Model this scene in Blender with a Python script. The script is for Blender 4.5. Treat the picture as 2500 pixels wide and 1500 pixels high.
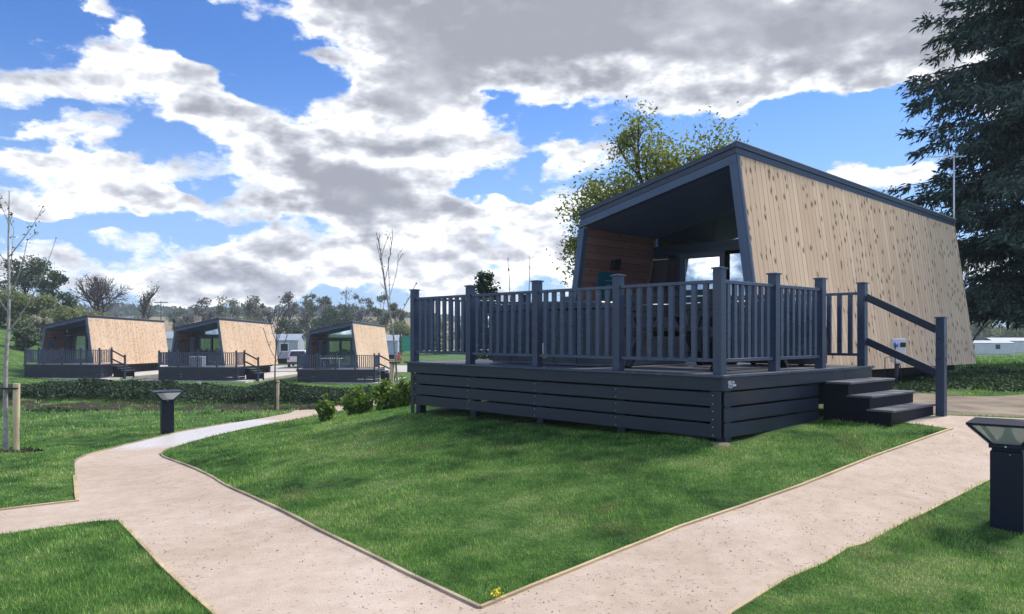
import bpy, bmesh, math, random
import numpy as np
from mathutils import Vector, Matrix, geometry

R = math.radians
scene = bpy.context.scene
for o in list(bpy.data.objects):
    bpy.data.objects.remove(o, do_unlink=True)
COL = scene.collection

# ------------------------------------------------------------------ camera
cam_d = bpy.data.cameras.new("camera")
cam_d.sensor_width = 36.0
cam_d.lens = 36.0 * 1900 / 2500
cam_d.shift_y = 67 / 2500
cam_d.clip_start = 0.05
cam_d.clip_end = 12000
cam = bpy.data.objects.new("camera", cam_d)
COL.objects.link(cam)
cam.location = (0, 0, 0)
cam.rotation_euler = (R(90), 0, 0)
scene.camera = cam

scene.view_settings.view_transform = 'Standard'
scene.view_settings.look = 'None'
scene.view_settings.gamma = 1.0
scene.view_settings.exposure = 0.85
scene.render.engine = 'CYCLES'
scene.cycles.max_bounces = 6
scene.cycles.diffuse_bounces = 3
scene.cycles.glossy_bounces = 3
scene.cycles.transmission_bounces = 4
scene.cycles.transparent_max_bounces = 6
scene.cycles.use_denoising = True

# ------------------------------------------------------------------ sun
SUN_EL, SUN_AZ = 50.0, 56.0      # azimuth from +Y towards +X
sd = bpy.data.lights.new("sun", 'SUN')
sd.energy = 2.9
sd.angle = R(13)
sd.color = (1.0, 0.93, 0.83)
sun = bpy.data.objects.new("sun", sd)
COL.objects.link(sun)
sv = Vector((math.cos(R(SUN_EL)) * math.sin(R(SUN_AZ)), math.cos(R(SUN_EL)) * math.cos(R(SUN_AZ)), math.sin(R(SUN_EL))))
sun.rotation_euler = sv.to_track_quat('Z', 'Y').to_euler()
sun.location = (20, 20, 40)

# ------------------------------------------------------------------ world: Nishita sky with broken cloud
world = bpy.data.worlds.new("World")
scene.world = world
world.use_nodes = True
wt = world.node_tree
wt.nodes.clear()


class NT:
    """small helper for writing node trees"""
    def __init__(self, tree):
        self.t = tree

    def n(self, kind, **kw):
        nd = self.t.nodes.new(kind)
        for k, v in kw.items():
            setattr(nd, k, v)
        return nd

    def put(self, sock, v):
        if isinstance(v, bpy.types.NodeSocket):
            self.t.links.new(v, sock)
        elif v is not None:
            sock.default_value = v

    def math(self, op, a, b=None, c=None, clamp=False):
        nd = self.n('ShaderNodeMath', operation=op, use_clamp=clamp)
        self.put(nd.inputs[0], a)
        if b is not None:
            self.put(nd.inputs[1], b)
        if c is not None:
            self.put(nd.inputs[2], c)
        return nd.outputs[0]

    def vmath(self, op, a, b=None, c=None):
        nd = self.n('ShaderNodeVectorMath', operation=op)
        self.put(nd.inputs[0], a)
        if b is not None:
            if op == 'SCALE':
                self.put(nd.inputs[3], b)
            else:
                self.put(nd.inputs[1], b)
        if c is not None:
            self.put(nd.inputs[2], c)
        return nd.outputs['Value'] if op in ('DOT_PRODUCT', 'LENGTH', 'DISTANCE') else nd.outputs[0]

    def noise(self, vec, scale, detail=4, rough=0.55, dist=0.0, lac=2.0):
        nd = self.n('ShaderNodeTexNoise')
        if vec is not None:
            self.put(nd.inputs['Vector'], vec)
        nd.inputs['Scale'].default_value = scale
        nd.inputs['Detail'].default_value = detail
        nd.inputs['Roughness'].default_value = rough
        nd.inputs['Distortion'].default_value = dist
        nd.inputs['Lacunarity'].default_value = lac
        return nd

    def ramp(self, fac, stops, interp='LINEAR'):
        nd = self.n('ShaderNodeValToRGB')
        cr = nd.color_ramp
        cr.interpolation = interp
        while len(cr.elements) < len(stops):
            cr.elements.new(0.5)
        for e, (p, c) in zip(cr.elements, stops):
            e.position = p
            e.color = (*c, 1) if len(c) == 3 else c
        self.put(nd.inputs[0], fac)
        return nd.outputs[0]

    def mix(self, fac, a, b, mode='MIX'):
        nd = self.n('ShaderNodeMix', data_type='RGBA', blend_type=mode)
        self.put(nd.inputs[0], fac)
        for s, v in ((nd.inputs[6], a), (nd.inputs[7], b)):
            if isinstance(v, tuple) and len(v) == 3:
                v = (*v, 1)
            self.put(s, v)
        return nd.outputs[2]

    def smooth(self, v, lo, hi, a=0.0, b=1.0):
        nd = self.n('ShaderNodeMapRange', interpolation_type='SMOOTHSTEP')
        self.put(nd.inputs[0], v)
        nd.inputs[1].default_value = lo
        nd.inputs[2].default_value = hi
        nd.inputs[3].default_value = a
        nd.inputs[4].default_value = b
        return nd.outputs[0]

    def mapping(self, vec, scale=(1, 1, 1), loc=(0, 0, 0), rot=(0, 0, 0)):
        nd = self.n('ShaderNodeMapping')
        self.put(nd.inputs[0], vec)
        nd.inputs['Location'].default_value = loc
        nd.inputs['Rotation'].default_value = rot
        nd.inputs['Scale'].default_value = scale
        return nd.outputs[0]


W = NT(wt)
tc = W.n('ShaderNodeTexCoord')
D = tc.outputs['Generated']
sky = W.n('ShaderNodeTexSky', sky_type='NISHITA', sun_disc=False)
sky.sun_elevation = R(SUN_EL)
sky.sun_rotation = R(SUN_AZ)
sky.altitude = 0
sky.air_density = 1.0
sky.dust_density = 0.6
sky.ozone_density = 3.0
sep = W.n('ShaderNodeSeparateXYZ')
wt.links.new(D, sep.inputs[0])
ys = W.math('MAXIMUM', sep.outputs[1], 0.12)
px_ = W.math('DIVIDE', sep.outputs[0], ys)
pz_ = W.math('DIVIDE', sep.outputs[2], ys)
cmb = W.n('ShaderNodeCombineXYZ')
wt.links.new(px_, cmb.inputs[0])
wt.links.new(pz_, cmb.inputs[1])
P0 = cmb.outputs[0]
# billow noise on the direction itself, flattened near the horizon
Dn = W.mapping(D, scale=(1, 1, 1.9))
nz1 = W.noise(Dn, 11.0, detail=6, rough=0.55)
wv = W.vmath('SUBTRACT', nz1.outputs['Color'], (0.5, 0.5, 0.5))
Pw = W.vmath('MULTIPLY_ADD', wv, (0.16, 0.11, 0.0), P0)


def sky_blobs(lst, vec):
    acc = None
    for (cx, cy, rx, ry, w) in lst:
        c = ((cx - 1250) / 1900, (817 - cy) / 1900, 0)
        s = (1900 / rx, 1900 / ry, 0)
        q = W.vmath('MULTIPLY', W.vmath('SUBTRACT', vec, c), s)
        e = W.math('POWER', 0.3679, W.vmath('DOT_PRODUCT', q, q))
        acc = W.math('MULTIPLY_ADD', e, w, acc if acc is not None else 0.0)
    return acc


CLOUD = [(1160, 20, 480, 120, 1.3), (1700, 60, 700, 170, 1.5), (2350, 60, 300, 150, 1.2), (1010, 230, 190, 130, 1.1),
         (1560, 250, 260, 55, .7), (150, 185, 230, 75, .75), (420, 170, 160, 70, .75), (540, 270, 180, 70, .8),
         (700, 370, 220, 85, 1.0), (900, 420, 230, 110, 1.0), (790, 500, 300, 60, .9), (110, 400, 240, 38, 1.2),
         (300, 470, 170, 30, 1.1), (50, 500, 95, 30, .5), (310, 60, 60, 45, 1.2), (215, 12, 36, 30, .9), (60, 525, 120, 24, 1.1), (60, 640, 200, 50, .8), (420, 690, 320, 36, .7), (1180, 520, 90, 30, .5), (760, 690, 300, 34, .6),
         (620, 610, 280, 42, .7), (1050, 600, 220, 60, .8), (1200, 560, 260, 60, .5), (215, 620, 60, 45, .6),
         (1370, 350, 120, 42, .6), (1350, 500, 200, 45, .7), (2090, 430, 200, 35, .9), (1250, 690, 1300, 55, .55),
         (2150, 200, 110, 26, .7), (60, 320, 150, 16, .5), (1120, 330, 120, 70, .7)]
BLUE = [(80, 45, 140, 42, -1.3), (440, 60, 80, 50, -1.1), (700, 170, 110, 70, -1.6), (580, 90, 110, 50, -1.6),
        (90, 276, 120, 14, -.7), (310, 350, 105, 22, -1.0), (330, 395, 60, 22, -.7), (330, 550, 270, 24, -1.3),
        (70, 575, 130, 22, -.9), (500, 455, 60, 20, -.8), (1400, 275, 105, 30, -1.3), (1225, 265, 45, 48, -1.0),
        (1195, 430, 50, 50, -1.0), (1320, 395, 22, 50, -.6), (1270, 467, 60, 18, -.7), (1990, 335, 200, 70, -1.8),
        (2180, 290, 130, 60, -1.4), (1100, 520, 60, 30, -.6), (140, 650, 90, 30, -.4)]
GREY = [(1120, 50, 420, 120, 1.1), (1010, 200, 170, 100, 1.0), (1750, 80, 560, 150, 1.2), (2300, 60, 280, 130, 1.1),
        (730, 470, 300, 75, 1.0), (930, 470, 210, 65, .8), (470, 270, 110, 32, .9), (270, 225, 60, 28, .5),
        (950, 560, 180, 36, .8), (1720, 240, 170, 45, .8), (60, 395, 60, 16, .6), (1300, 640, 160, 40, .7),
        (330, 490, 110, 14, .5), (600, 660, 330, 30, .55), (1180, 620, 200, 35, .5), (1380, 510, 120, 18, .5)]
dens_b = sky_blobs(CLOUD + BLUE, Pw)
grey_b = sky_blobs(GREY, Pw)
nz2 = W.noise(Dn, 10.0, detail=9, rough=0.60)
# same noise looked up a little nearer the sun: the difference lights the billows
Dn2 = W.vmath('ADD', Dn, (0.009, 0.0, 0.022))
nz3 = W.noise(Dn2, 10.0, detail=4.5, rough=0.55)
fb = W.math('SUBTRACT', nz2.outputs[0], 0.5)
dens = W.math('ADD', W.math('MULTIPLY_ADD', fb, 3.8, dens_b), -0.14)
alpha = W.smooth(dens, -0.10, 0.50)
nzs = W.noise(Dn, 10.0, detail=4.5, rough=0.55)
densS = W.math('MULTIPLY_ADD', W.math('SUBTRACT', nzs.outputs[0], 0.5), 2.2, dens_b)
low = W.noise(D, 3.2, detail=3, rough=0.5)
bank = W.math('MULTIPLY', W.smooth(grey_b, 0.35, 1.1), W.smooth(densS, 0.6, 1.8))
relief = W.math('MULTIPLY', W.math('SUBTRACT', nzs.outputs[0], nz3.outputs[0]), W.math('MULTIPLY_ADD', bank, -0.72, 1.0))
thick = W.smooth(densS, 0.10, 1.7)
g0 = W.math('MULTIPLY_ADD', W.math('SUBTRACT', nz1.outputs[0], 0.5), 1.6, grey_b)
g1 = W.smooth(g0, 0.10, 1.0)
g2 = W.math('MULTIPLY', W.math('MULTIPLY_ADD', g1, 0.66, 0.42), thick)
# clouds facing the sun, behind the viewer, are far brighter than the backlit ones ahead
back = W.smooth(sep.outputs[1], -0.35, 0.25, 1.0, 0.0)
g3 = W.math('ADD', W.math('MULTIPLY', W.math('MULTIPLY', W.math('SUBTRACT', low.outputs[0], 0.5), 1.3), thick), W.math('ADD', W.math('MULTIPLY_ADD', relief, 3.6, W.math('MULTIPLY_ADD', W.math('SUBTRACT', nz1.outputs[0], 0.5), 0.30, W.math('MULTIPLY', g2, 0.84))), -0.01), clamp=True)
ccol = W.ramp(g3, [(0.0, (0.68, 0.68, 0.68)), (0.14, (0.60, 0.605, 0.615)), (0.34, (0.47, 0.485, 0.52)), (0.58, (0.345, 0.36, 0.40)), (0.95, (0.228, 0.238, 0.278))])
whitef = W.smooth(g3, 0.0, 0.3, 1.0, 0.0)
cgain = W.math('ADD', W.math('MULTIPLY_ADD', whitef, 0.12, 1.0), W.math('MULTIPLY', back, 3.2))
ccol = W.vmath('SCALE', ccol, cgain)
# Nishita, tuned a little deeper towards blue by the air's own look
skyc = W.mix(1.0, sky.outputs[0], (0.62, 0.98, 1.55), 'MULTIPLY')
skyb = W.vmath('SCALE', skyc, 0.060)
lift = W.smooth(sep.outputs[2], 0.0, 0.35, 1.0, 0.0)
skyh = W.mix(W.math('MULTIPLY', lift, 0.70), skyb, (0.29, 0.42, 0.60))
final = W.mix(alpha, skyh, ccol)
gl = W.smooth(sep.outputs[2], -0.02, 0.0)
final2 = W.mix(gl, (0.10, 0.13, 0.08), final)
bg = W.n('ShaderNodeBackground')
wt.links.new(final2, bg.inputs[0])
bg.inputs[1].default_value = 1.0
wo = W.n('ShaderNodeOutputWorld')
wt.links.new(bg.outputs[0], wo.inputs[0])
world.cycles.sampling_method = 'MANUAL'
world.cycles.sample_map_resolution = 512

# ------------------------------------------------------------------ helpers
rng = np.random.default_rng(7)


def tag(o, label=None, cat=None, group=None, kind=None):
    if label: o['label'] = label
    if cat: o['category'] = cat
    if group: o['group'] = group
    if kind: o['kind'] = kind
    return o


def empty(name, label, cat, loc=(0, 0, 0), rotz=0.0, group=None):
    o = bpy.data.objects.new(name, None)
    o.empty_display_size = 0.2
    COL.objects.link(o)
    o.location = loc
    o.rotation_euler = (0, 0, rotz)
    return tag(o, label, cat, group)


class MB:
    """collects boxes, bars and polygons into one mesh"""
    def __init__(self):
        self.v, self.f = [], []

    def add(self, verts, faces):
        k = len(self.v)
        self.v += [tuple(p) for p in verts]
        self.f += [tuple(i + k for i in f) for f in faces]
        return self

    def box(self, x0, x1, y0, y1, z0, z1):
        v = [(x0, y0, z0), (x1, y0, z0), (x1, y1, z0), (x0, y1, z0), (x0, y0, z1), (x1, y0, z1), (x1, y1, z1), (x0, y1, z1)]
        return self.add(v, [(0, 3, 2, 1), (4, 5, 6, 7), (0, 1, 5, 4), (1, 2, 6, 5), (2, 3, 7, 6), (3, 0, 4, 7)])

    def hexa(self, bot, top):
        """8 corners: 4 below and 4 above, both counter-clockwise"""
        return self.add(list(bot) + list(top), [(0, 3, 2, 1), (4, 5, 6, 7), (0, 1, 5, 4), (1, 2, 6, 5), (2, 3, 7, 6), (3, 0, 4, 7)])

    def bar(self, p, q, w, h, up=(0, 0, 1)):
        p, q = Vector(p), Vector(q)
        d = (q - p).normalized()
        s = d.cross(Vector(up))
        if s.length < 1e-4:
            s = d.cross(Vector((0, 1, 0)))
        s.normalize()
        u = s.cross(d)
        a, b = s * w / 2, u * h / 2
        return self.hexa([p - a - b, p + a - b, q + a - b, q - a - b], [p - a + b, p + a + b, q + a + b, q - a + b])

    def tube(self, pts, rad, n=8):
        pts = [Vector(p) for p in pts]
        rads = rad if isinstance(rad, (list, tuple)) else [rad] * len(pts)
        k = len(self.v)
        for i, p in enumerate(pts):
            d = (pts[min(i + 1, len(pts) - 1)] - pts[max(i - 1, 0)]).normalized()
            a = d.cross(Vector((0, 0, 1)))
            if a.length < 1e-3:
                a = d.cross(Vector((0, 1, 0)))
            a.normalize()
            b = d.cross(a)
            for j in range(n):
                t = 2 * math.pi * j / n
                self.v.append(tuple(p + (a * math.cos(t) + b * math.sin(t)) * rads[i]))
        for i in range(len(pts) - 1):
            for j in range(n):
                a0, a1 = k + i * n + j, k + i * n + (j + 1) % n
                self.f.append((a0, a1, a1 + n, a0 + n))
        self.f.append(tuple(k + j for j in range(n))[::-1])
        self.f.append(tuple(k + (len(pts) - 1) * n + j for j in range(n)))
        return self

    def build(self, name, m, parent=None, bevel=0.0, smooth=False):
        me = bpy.data.meshes.new(name)
        me.from_pydata(self.v, [], self.f)
        bm = bmesh.new()
        bm.from_mesh(me)
        bmesh.ops.recalc_face_normals(bm, faces=bm.faces)
        if bevel > 0:
            bmesh.ops.bevel(bm, geom=list(bm.edges), offset=bevel, segments=1, affect='EDGES', clamp_overlap=True)
        bm.to_mesh(me)
        bm.free()
        if smooth:
            me.shade_smooth()
        me.materials.append(m)
        o = bpy.data.objects.new(name, me)
        COL.objects.link(o)
        if parent:
            o.parent = parent
        return o


def np_mesh(name, verts, faces, m, parent=None, smooth=False):
    """fast mesh from numpy arrays; faces (n,3) or (n,4)"""
    me = bpy.data.meshes.new(name)
    verts = np.asarray(verts, np.float32)
    faces = np.asarray(faces, np.int32)
    k = faces.shape[1]
    me.vertices.add(len(verts))
    me.vertices.foreach_set('co', verts.ravel())
    me.loops.add(faces.size)
    me.loops.foreach_set('vertex_index', faces.ravel())
    me.polygons.add(len(faces))
    me.polygons.foreach_set('loop_start', np.arange(0, faces.size, k, dtype=np.int32))
    me.update(calc_edges=True)
    if smooth:
        me.polygons.foreach_set('use_smooth', np.ones(len(faces), bool))
    if m:
        me.materials.append(m)
    o = bpy.data.objects.new(name, me)
    COL.objects.link(o)
    if parent:
        o.parent = parent
    return o


def copy_tree(o, parent=None):
    c = o.copy()
    COL.objects.link(c)
    c.parent = parent
    for ch in list(o.children):
        copy_tree(ch, c)
    return c


# ------------------------------------------------------------------ materials
def mat(name):
    m = bpy.data.materials.new(name)
    m.use_nodes = True
    t = NT(m.node_tree)
    b = m.node_tree.nodes['Principled BSDF']
    return m, t, b


def noise_mat(name, c1, c2, scale=5.0, rough=0.6, bump=0.0, bscale=None, detail=5, spec=0.5, coord='Object', metal=0.0, sc3=(1, 1, 1)):
    m, t, b = mat(name)
    tcx = t.n('ShaderNodeTexCoord')
    v = tcx.outputs[coord]
    if sc3 != (1, 1, 1):
        v = t.mapping(v, scale=sc3)
    nz = t.noise(v, scale, detail=detail)
    col = t.ramp(nz.outputs[0], [(0.3, c1), (0.7, c2)])
    t.put(b.inputs['Base Color'], col)
    b.inputs['Roughness'].default_value = rough
    b.inputs['Specular IOR Level'].default_value = spec
    b.inputs['Metallic'].default_value = metal
    if bump:
        bn = t.noise(v, bscale or scale * 6, detail=4)
        bp = t.n('ShaderNodeBump')
        bp.inputs['Strength'].default_value = bump
        bp.inputs['Distance'].default_value = 0.01
        t.put(bp.inputs['Height'], bn.outputs[0])
        t.put(b.inputs['Normal'], bp.outputs[0])
    return m


M = {}
# grooved composite boards and posts
def composite(name, c1, c2, rough=0.42):
    m, t, b = mat(name)
    tcx = t.n('ShaderNodeTexCoord')
    v = tcx.outputs['Object']
    streak = t.noise(t.mapping(v, scale=(1.2, 1.2, 45)), 1.0, detail=4)
    blot = t.noise(v, 1.7, detail=5, rough=0.6)
    f = t.math('MULTIPLY_ADD', streak.outputs[0], 0.5, t.math('MULTIPLY', blot.outputs[0], 0.5))
    t.put(b.inputs['Base Color'], t.ramp(f, [(0.35, c1), (0.65, c2)]))
    rr = t.smooth(blot.outputs[0], 0.3, 0.7, rough - 0.08, rough + 0.14)
    t.put(b.inputs['Roughness'], rr)
    bp = t.n('ShaderNodeBump')
    bp.inputs['Strength'].default_value = 0.12
    bp.inputs['Distance'].default_value = 0.004
    t.put(bp.inputs['Height'], streak.outputs[0])
    t.put(b.inputs['Normal'], bp.outputs[0])
    b.inputs['Specular IOR Level'].default_value = 0.5
    return m


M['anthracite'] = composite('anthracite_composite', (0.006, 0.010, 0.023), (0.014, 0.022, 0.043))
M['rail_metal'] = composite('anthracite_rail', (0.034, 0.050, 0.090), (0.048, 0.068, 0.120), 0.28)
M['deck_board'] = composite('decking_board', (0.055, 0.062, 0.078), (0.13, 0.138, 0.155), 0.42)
M['trim'] = noise_mat('blue_grey_trim', (0.045, 0.072, 0.128), (0.056, 0.088, 0.15), 2.0, 0.38)
M['roof'] = noise_mat('dark_roof_edge', (0.017, 0.027, 0.052), (0.026, 0.038, 0.068), 3.0, 0.4)
M['soffit'] = noise_mat('dark_soffit', (0.11, 0.15, 0.25), (0.14, 0.18, 0.29), 3.0, 0.5)
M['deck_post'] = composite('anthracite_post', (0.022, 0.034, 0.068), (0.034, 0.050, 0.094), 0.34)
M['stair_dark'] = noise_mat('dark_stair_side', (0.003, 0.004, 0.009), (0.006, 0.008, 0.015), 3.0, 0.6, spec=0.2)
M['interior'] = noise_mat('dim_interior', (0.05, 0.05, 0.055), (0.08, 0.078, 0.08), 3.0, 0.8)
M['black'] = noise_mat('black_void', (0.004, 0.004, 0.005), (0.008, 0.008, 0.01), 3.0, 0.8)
M['fabric_black'] = noise_mat('black_cover', (0.006, 0.006, 0.009), (0.012, 0.012, 0.016), 8.0, 0.75, 0.4)
M['white_pvc'] = noise_mat('white_plastic', (0.62, 0.64, 0.68), (0.72, 0.73, 0.76), 4.0, 0.4)
M['curtain'] = noise_mat('curtain_cloth', (0.74, 0.76, 0.76), (0.85, 0.86, 0.86), 6.0, 0.8)
M['grey_plastic'] = noise_mat('grey_recycled_plastic', (0.010, 0.012, 0.018), (0.018, 0.021, 0.03), 6.0, 0.22)
M['tub_grey'] = noise_mat('grey_tub_panels', (0.035, 0.045, 0.065), (0.055, 0.068, 0.095), 6.0, 0.4)
M['timber_new'] = noise_mat('pale_edging_timber', (0.34, 0.25, 0.14), (0.60, 0.47, 0.27), 2.0, 0.75, 0.3, sc3=(1, 1, 6))
M['timber_old'] = noise_mat('weathered_edging_timber', (0.16, 0.12, 0.08), (0.46, 0.37, 0.25), 2.2, 0.85, 0.3, detail=8)
M['stake'] = noise_mat('stake_timber', (0.50, 0.38, 0.22), (0.68, 0.55, 0.36), 6.0, 0.75, 0.3, sc3=(3, 3, .6))
M['bark'] = noise_mat('bark', (0.035, 0.028, 0.022), (0.09, 0.075, 0.06), 9.0, 0.9, 0.6, sc3=(1, 1, .3))
M['bark_pale'] = noise_mat('pale_bark', (0.16, 0.15, 0.14), (0.42, 0.40, 0.37), 12.0, 0.85, 0.3)
M['twig'] = noise_mat('twig_bark', (0.05, 0.037, 0.04), (0.10, 0.075, 0.07), 6.0, 0.9)
M['concrete'] = noise_mat('pale_concrete', (0.42, 0.40, 0.36), (0.58, 0.55, 0.50), 2.0, 0.85, 0.3)
M['road'] = noise_mat('pale_road', (0.40, 0.36, 0.33), (0.50, 0.46, 0.43), 0.6, 0.85, 0.2)
M['bollard'] = noise_mat('bollard_paint', (0.002, 0.005, 0.018), (0.004, 0.008, 0.024), 4.0, 0.38, spec=0.3)
M['silver'] = noise_mat('silver_cone', (0.45, 0.47, 0.50), (0.55, 0.57, 0.60), 3.0, 0.25, metal=0.9)
M['blue_plug'] = noise_mat('blue_plug', (0.01, 0.09, 0.55), (0.02, 0.13, 0.65), 3.0, 0.35)
M['teal'] = noise_mat('teal_sign_panel', (0.006, 0.085, 0.13), (0.01, 0.11, 0.16), 3.0, 0.4)
M['white_ink'] = noise_mat('white_lettering', (0.75, 0.77, 0.8), (0.82, 0.84, 0.86), 3.0, 0.5)
M['pale_ink'] = noise_mat('pale_lettering', (0.10, 0.2, 0.3), (0.14, 0.25, 0.36), 3.0, 0.5)
M['purple_pipe'] = noise_mat('cable_pipe', (0.03, 0.02, 0.05), (0.05, 0.035, 0.08), 5.0, 0.4)
M['screw'] = noise_mat('screw_head', (0.6, 0.6, 0.62), (0.75, 0.75, 0.78), 3.0, 0.4)
M['alu'] = noise_mat('aluminium', (0.55, 0.57, 0.6), (0.65, 0.67, 0.7), 3.0, 0.35, metal=0.4)
M['metal_roof_edge'] = noise_mat('pale_roof_strip', (0.34, 0.37, 0.42), (0.42, 0.45, 0.50), 3.0, 0.5)
M['caravan_wall'] = noise_mat('pale_caravan_wall', (0.50, 0.52, 0.55), (0.60, 0.61, 0.63), 1.0, 0.5)
M['caravan_grey'] = noise_mat('grey_caravan_wall', (0.30, 0.32, 0.36), (0.38, 0.40, 0.44), 1.0, 0.5)
M['caravan_blue'] = noise_mat('blue_caravan_wall', (0.30, 0.36, 0.48), (0.37, 0.43, 0.55), 1.0, 0.5)
M['caravan_roof'] = noise_mat('caravan_roof', (0.26, 0.30, 0.34), (0.34, 0.38, 0.43), 1.0, 0.6)
M['dark_glass'] = noise_mat('dark_glazing', (0.02, 0.025, 0.035), (0.035, 0.04, 0.055), 3.0, 0.08)
M['green_sheet'] = noise_mat('green_sheet', (0.01, 0.22, 0.14), (0.02, 0.30, 0.19), 3.0, 0.5)
M['red_plastic'] = noise_mat('red_plastic', (0.55, 0.06, 0.05), (0.65, 0.1, 0.08), 3.0, 0.5)
M['rubber'] = noise_mat('rubber', (0.01, 0.01, 0.01), (0.02, 0.02, 0.02), 3.0, 0.8)
M['yellow_flower'] = noise_mat('yellow_petals', (0.8, 0.62, 0.02), (0.9, 0.75, 0.05), 30.0, 0.7)
M['white_flower'] = noise_mat('white_petals', (0.75, 0.75, 0.75), (0.85, 0.85, 0.85), 30.0, 0.7)


def cladding(name, c_lo, c_hi, knot_amt, board=0.145, plane='y'):
    """timber boards: object y runs along the wall, boards stand upright"""
    m, t, b = mat(name)
    tcx = t.n('ShaderNodeTexCoord')
    s = t.n('ShaderNodeSeparateXYZ')
    t.put(s.inputs[0], tcx.outputs['Object'])
    along = s.outputs[1] if plane == 'y' else s.outputs[2]
    up = s.outputs[2] if plane == 'y' else s.outputs[1]
    bu = t.math('DIVIDE', along, board)
    bi = t.math('FLOOR', bu)
    bf = t.math('FRACT', bu)
    wn = t.n('ShaderNodeTexWhiteNoise', noise_dimensions='1D')
    t.put(wn.inputs[1], bi)
    rnd = wn.outputs[0]
    # per-board shifted coordinates
    c = t.n('ShaderNodeCombineXYZ')
    t.put(c.inputs[0], t.math('MULTIPLY_ADD', bi, 7.31, bf))
    t.put(c.inputs[1], t.math('ADD', up, t.math('MULTIPLY', rnd, 37.0)))
    cv = c.outputs[0]
    grain = t.noise(t.mapping(cv, scale=(9, .9, 1)), 1.0, detail=5, dist=0.8)
    tone = t.math('MULTIPLY_ADD', rnd, 0.30, t.math('MULTIPLY', grain.outputs[0], 0.70))
    big = t.noise(tcx.outputs['Object'], 0.5, detail=3)
    tone = t.math('MULTIPLY_ADD', t.math('SUBTRACT', big.outputs[0], .5), 0.5, tone)
    col = t.ramp(tone, [(0.25, c_lo), (0.7, c_hi)])
    # knots: dark short strokes
    v1 = t.n('ShaderNodeTexVoronoi', feature='F1', voronoi_dimensions='2D')
    t.put(v1.inputs['Vector'], t.mapping(t.vmath('MULTIPLY_ADD', t.vmath('SUBTRACT', grain.outputs['Color'], (.5, .5, .5)), (.45, .22, 0), cv), scale=(1.1, 4.6, 1)))
    v1.inputs['Scale'].default_value = 1.0
    v1.inputs['Randomness'].default_value = 1.0
    kd = t.smooth(v1.outputs['Distance'], 0.15, 0.27, 1.0, 0.0)
    sel = t.n('ShaderNodeSeparateXYZ')
    t.put(sel.inputs[0], v1.outputs['Color'])
    on = t.math('LESS_THAN', sel.outputs[0], 0.30)
    brk = t.smooth(t.noise(t.mapping(cv, scale=(14, 9, 1)), 1.0, detail=3).outputs[0], 0.36, 0.46)
    kn = t.math('MULTIPLY', t.math('MULTIPLY', kd, on), t.math('MULTIPLY', brk, knot_amt))
    col = t.mix(kn, col, (0.035, 0.02, 0.012))
    # faint rings around knots
    halo = t.math('MULTIPLY', t.math('MULTIPLY', t.smooth(v1.outputs['Distance'], 0.15, 0.45, 1.0, 0.0), on), 0.22 * knot_amt)
    col = t.mix(halo, col, tuple(x * 0.5 for x in c_lo))
    edge = t.math('ABSOLUTE', t.math('SUBTRACT', bf, 0.5))
    groove = t.smooth(edge, 0.44, 0.48)
    gvar = t.math('MULTIPLY_ADD', rnd, 0.5, 0.42)
    col = t.mix(t.math('MULTIPLY', groove, gvar), col, (0.07, 0.045, 0.025))
    t.put(b.inputs['Base Color'], col)
    b.inputs['Roughness'].default_value = 0.72
    b.inputs['Specular IOR Level'].default_value = 0.3
    bp = t.n('ShaderNodeBump')
    bp.inputs['Strength'].default_value = 0.6
    bp.inputs['Distance'].default_value = 0.008
    hgt = t.math('SUBTRACT', t.math('MULTIPLY', grain.outputs[0], 0.15), groove)
    t.put(bp.inputs['Height'], hgt)
    t.put(b.inputs['Normal'], bp.outputs[0])
    return m


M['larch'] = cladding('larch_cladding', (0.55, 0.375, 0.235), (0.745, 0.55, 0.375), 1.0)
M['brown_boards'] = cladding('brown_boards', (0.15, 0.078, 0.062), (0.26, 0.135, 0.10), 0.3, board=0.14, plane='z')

# window glass: part mirror, part see-through
m, t, b = mat('window_glass')
gls = t.n('ShaderNodeBsdfGlossy')
gls.inputs['Roughness'].default_value = 0.015
gls.inputs['Color'].default_value = (0.86, 0.93, 1, 1)
trn = t.n('ShaderNodeBsdfTransparent')
trn.inputs['Color'].default_value = (0.80, 0.84, 0.88, 1)
lw = t.n('ShaderNodeLayerWeight')
lw.inputs[0].default_value = 0.45
fx = t.math('MULTIPLY_ADD', lw.outputs[0], 0.6, 0.26, clamp=True)
mxs = t.n('ShaderNodeMixShader')
t.put(mxs.inputs[0], fx)
m.node_tree.links.new(trn.outputs[0], mxs.inputs[1])
m.node_tree.links.new(gls.outputs[0], mxs.inputs[2])
m.node_tree.links.new(mxs.outputs[0], m.node_tree.nodes['Material Output'].inputs[0])
M['glass'] = m
# lamp pane; its white diffuse part imitates reflected sky
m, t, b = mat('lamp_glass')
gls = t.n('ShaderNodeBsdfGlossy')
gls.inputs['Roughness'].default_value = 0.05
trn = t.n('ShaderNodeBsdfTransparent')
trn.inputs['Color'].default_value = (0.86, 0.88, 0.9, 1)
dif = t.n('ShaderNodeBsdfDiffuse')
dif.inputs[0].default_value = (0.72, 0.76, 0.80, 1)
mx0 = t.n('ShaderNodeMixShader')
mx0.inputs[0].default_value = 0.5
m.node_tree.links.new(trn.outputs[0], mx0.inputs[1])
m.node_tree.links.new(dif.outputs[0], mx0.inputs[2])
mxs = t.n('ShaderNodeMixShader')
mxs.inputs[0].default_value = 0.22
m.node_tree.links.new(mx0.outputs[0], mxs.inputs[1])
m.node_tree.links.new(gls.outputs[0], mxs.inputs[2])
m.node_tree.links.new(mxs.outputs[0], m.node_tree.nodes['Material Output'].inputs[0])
M['lamp_glass'] = m


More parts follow.
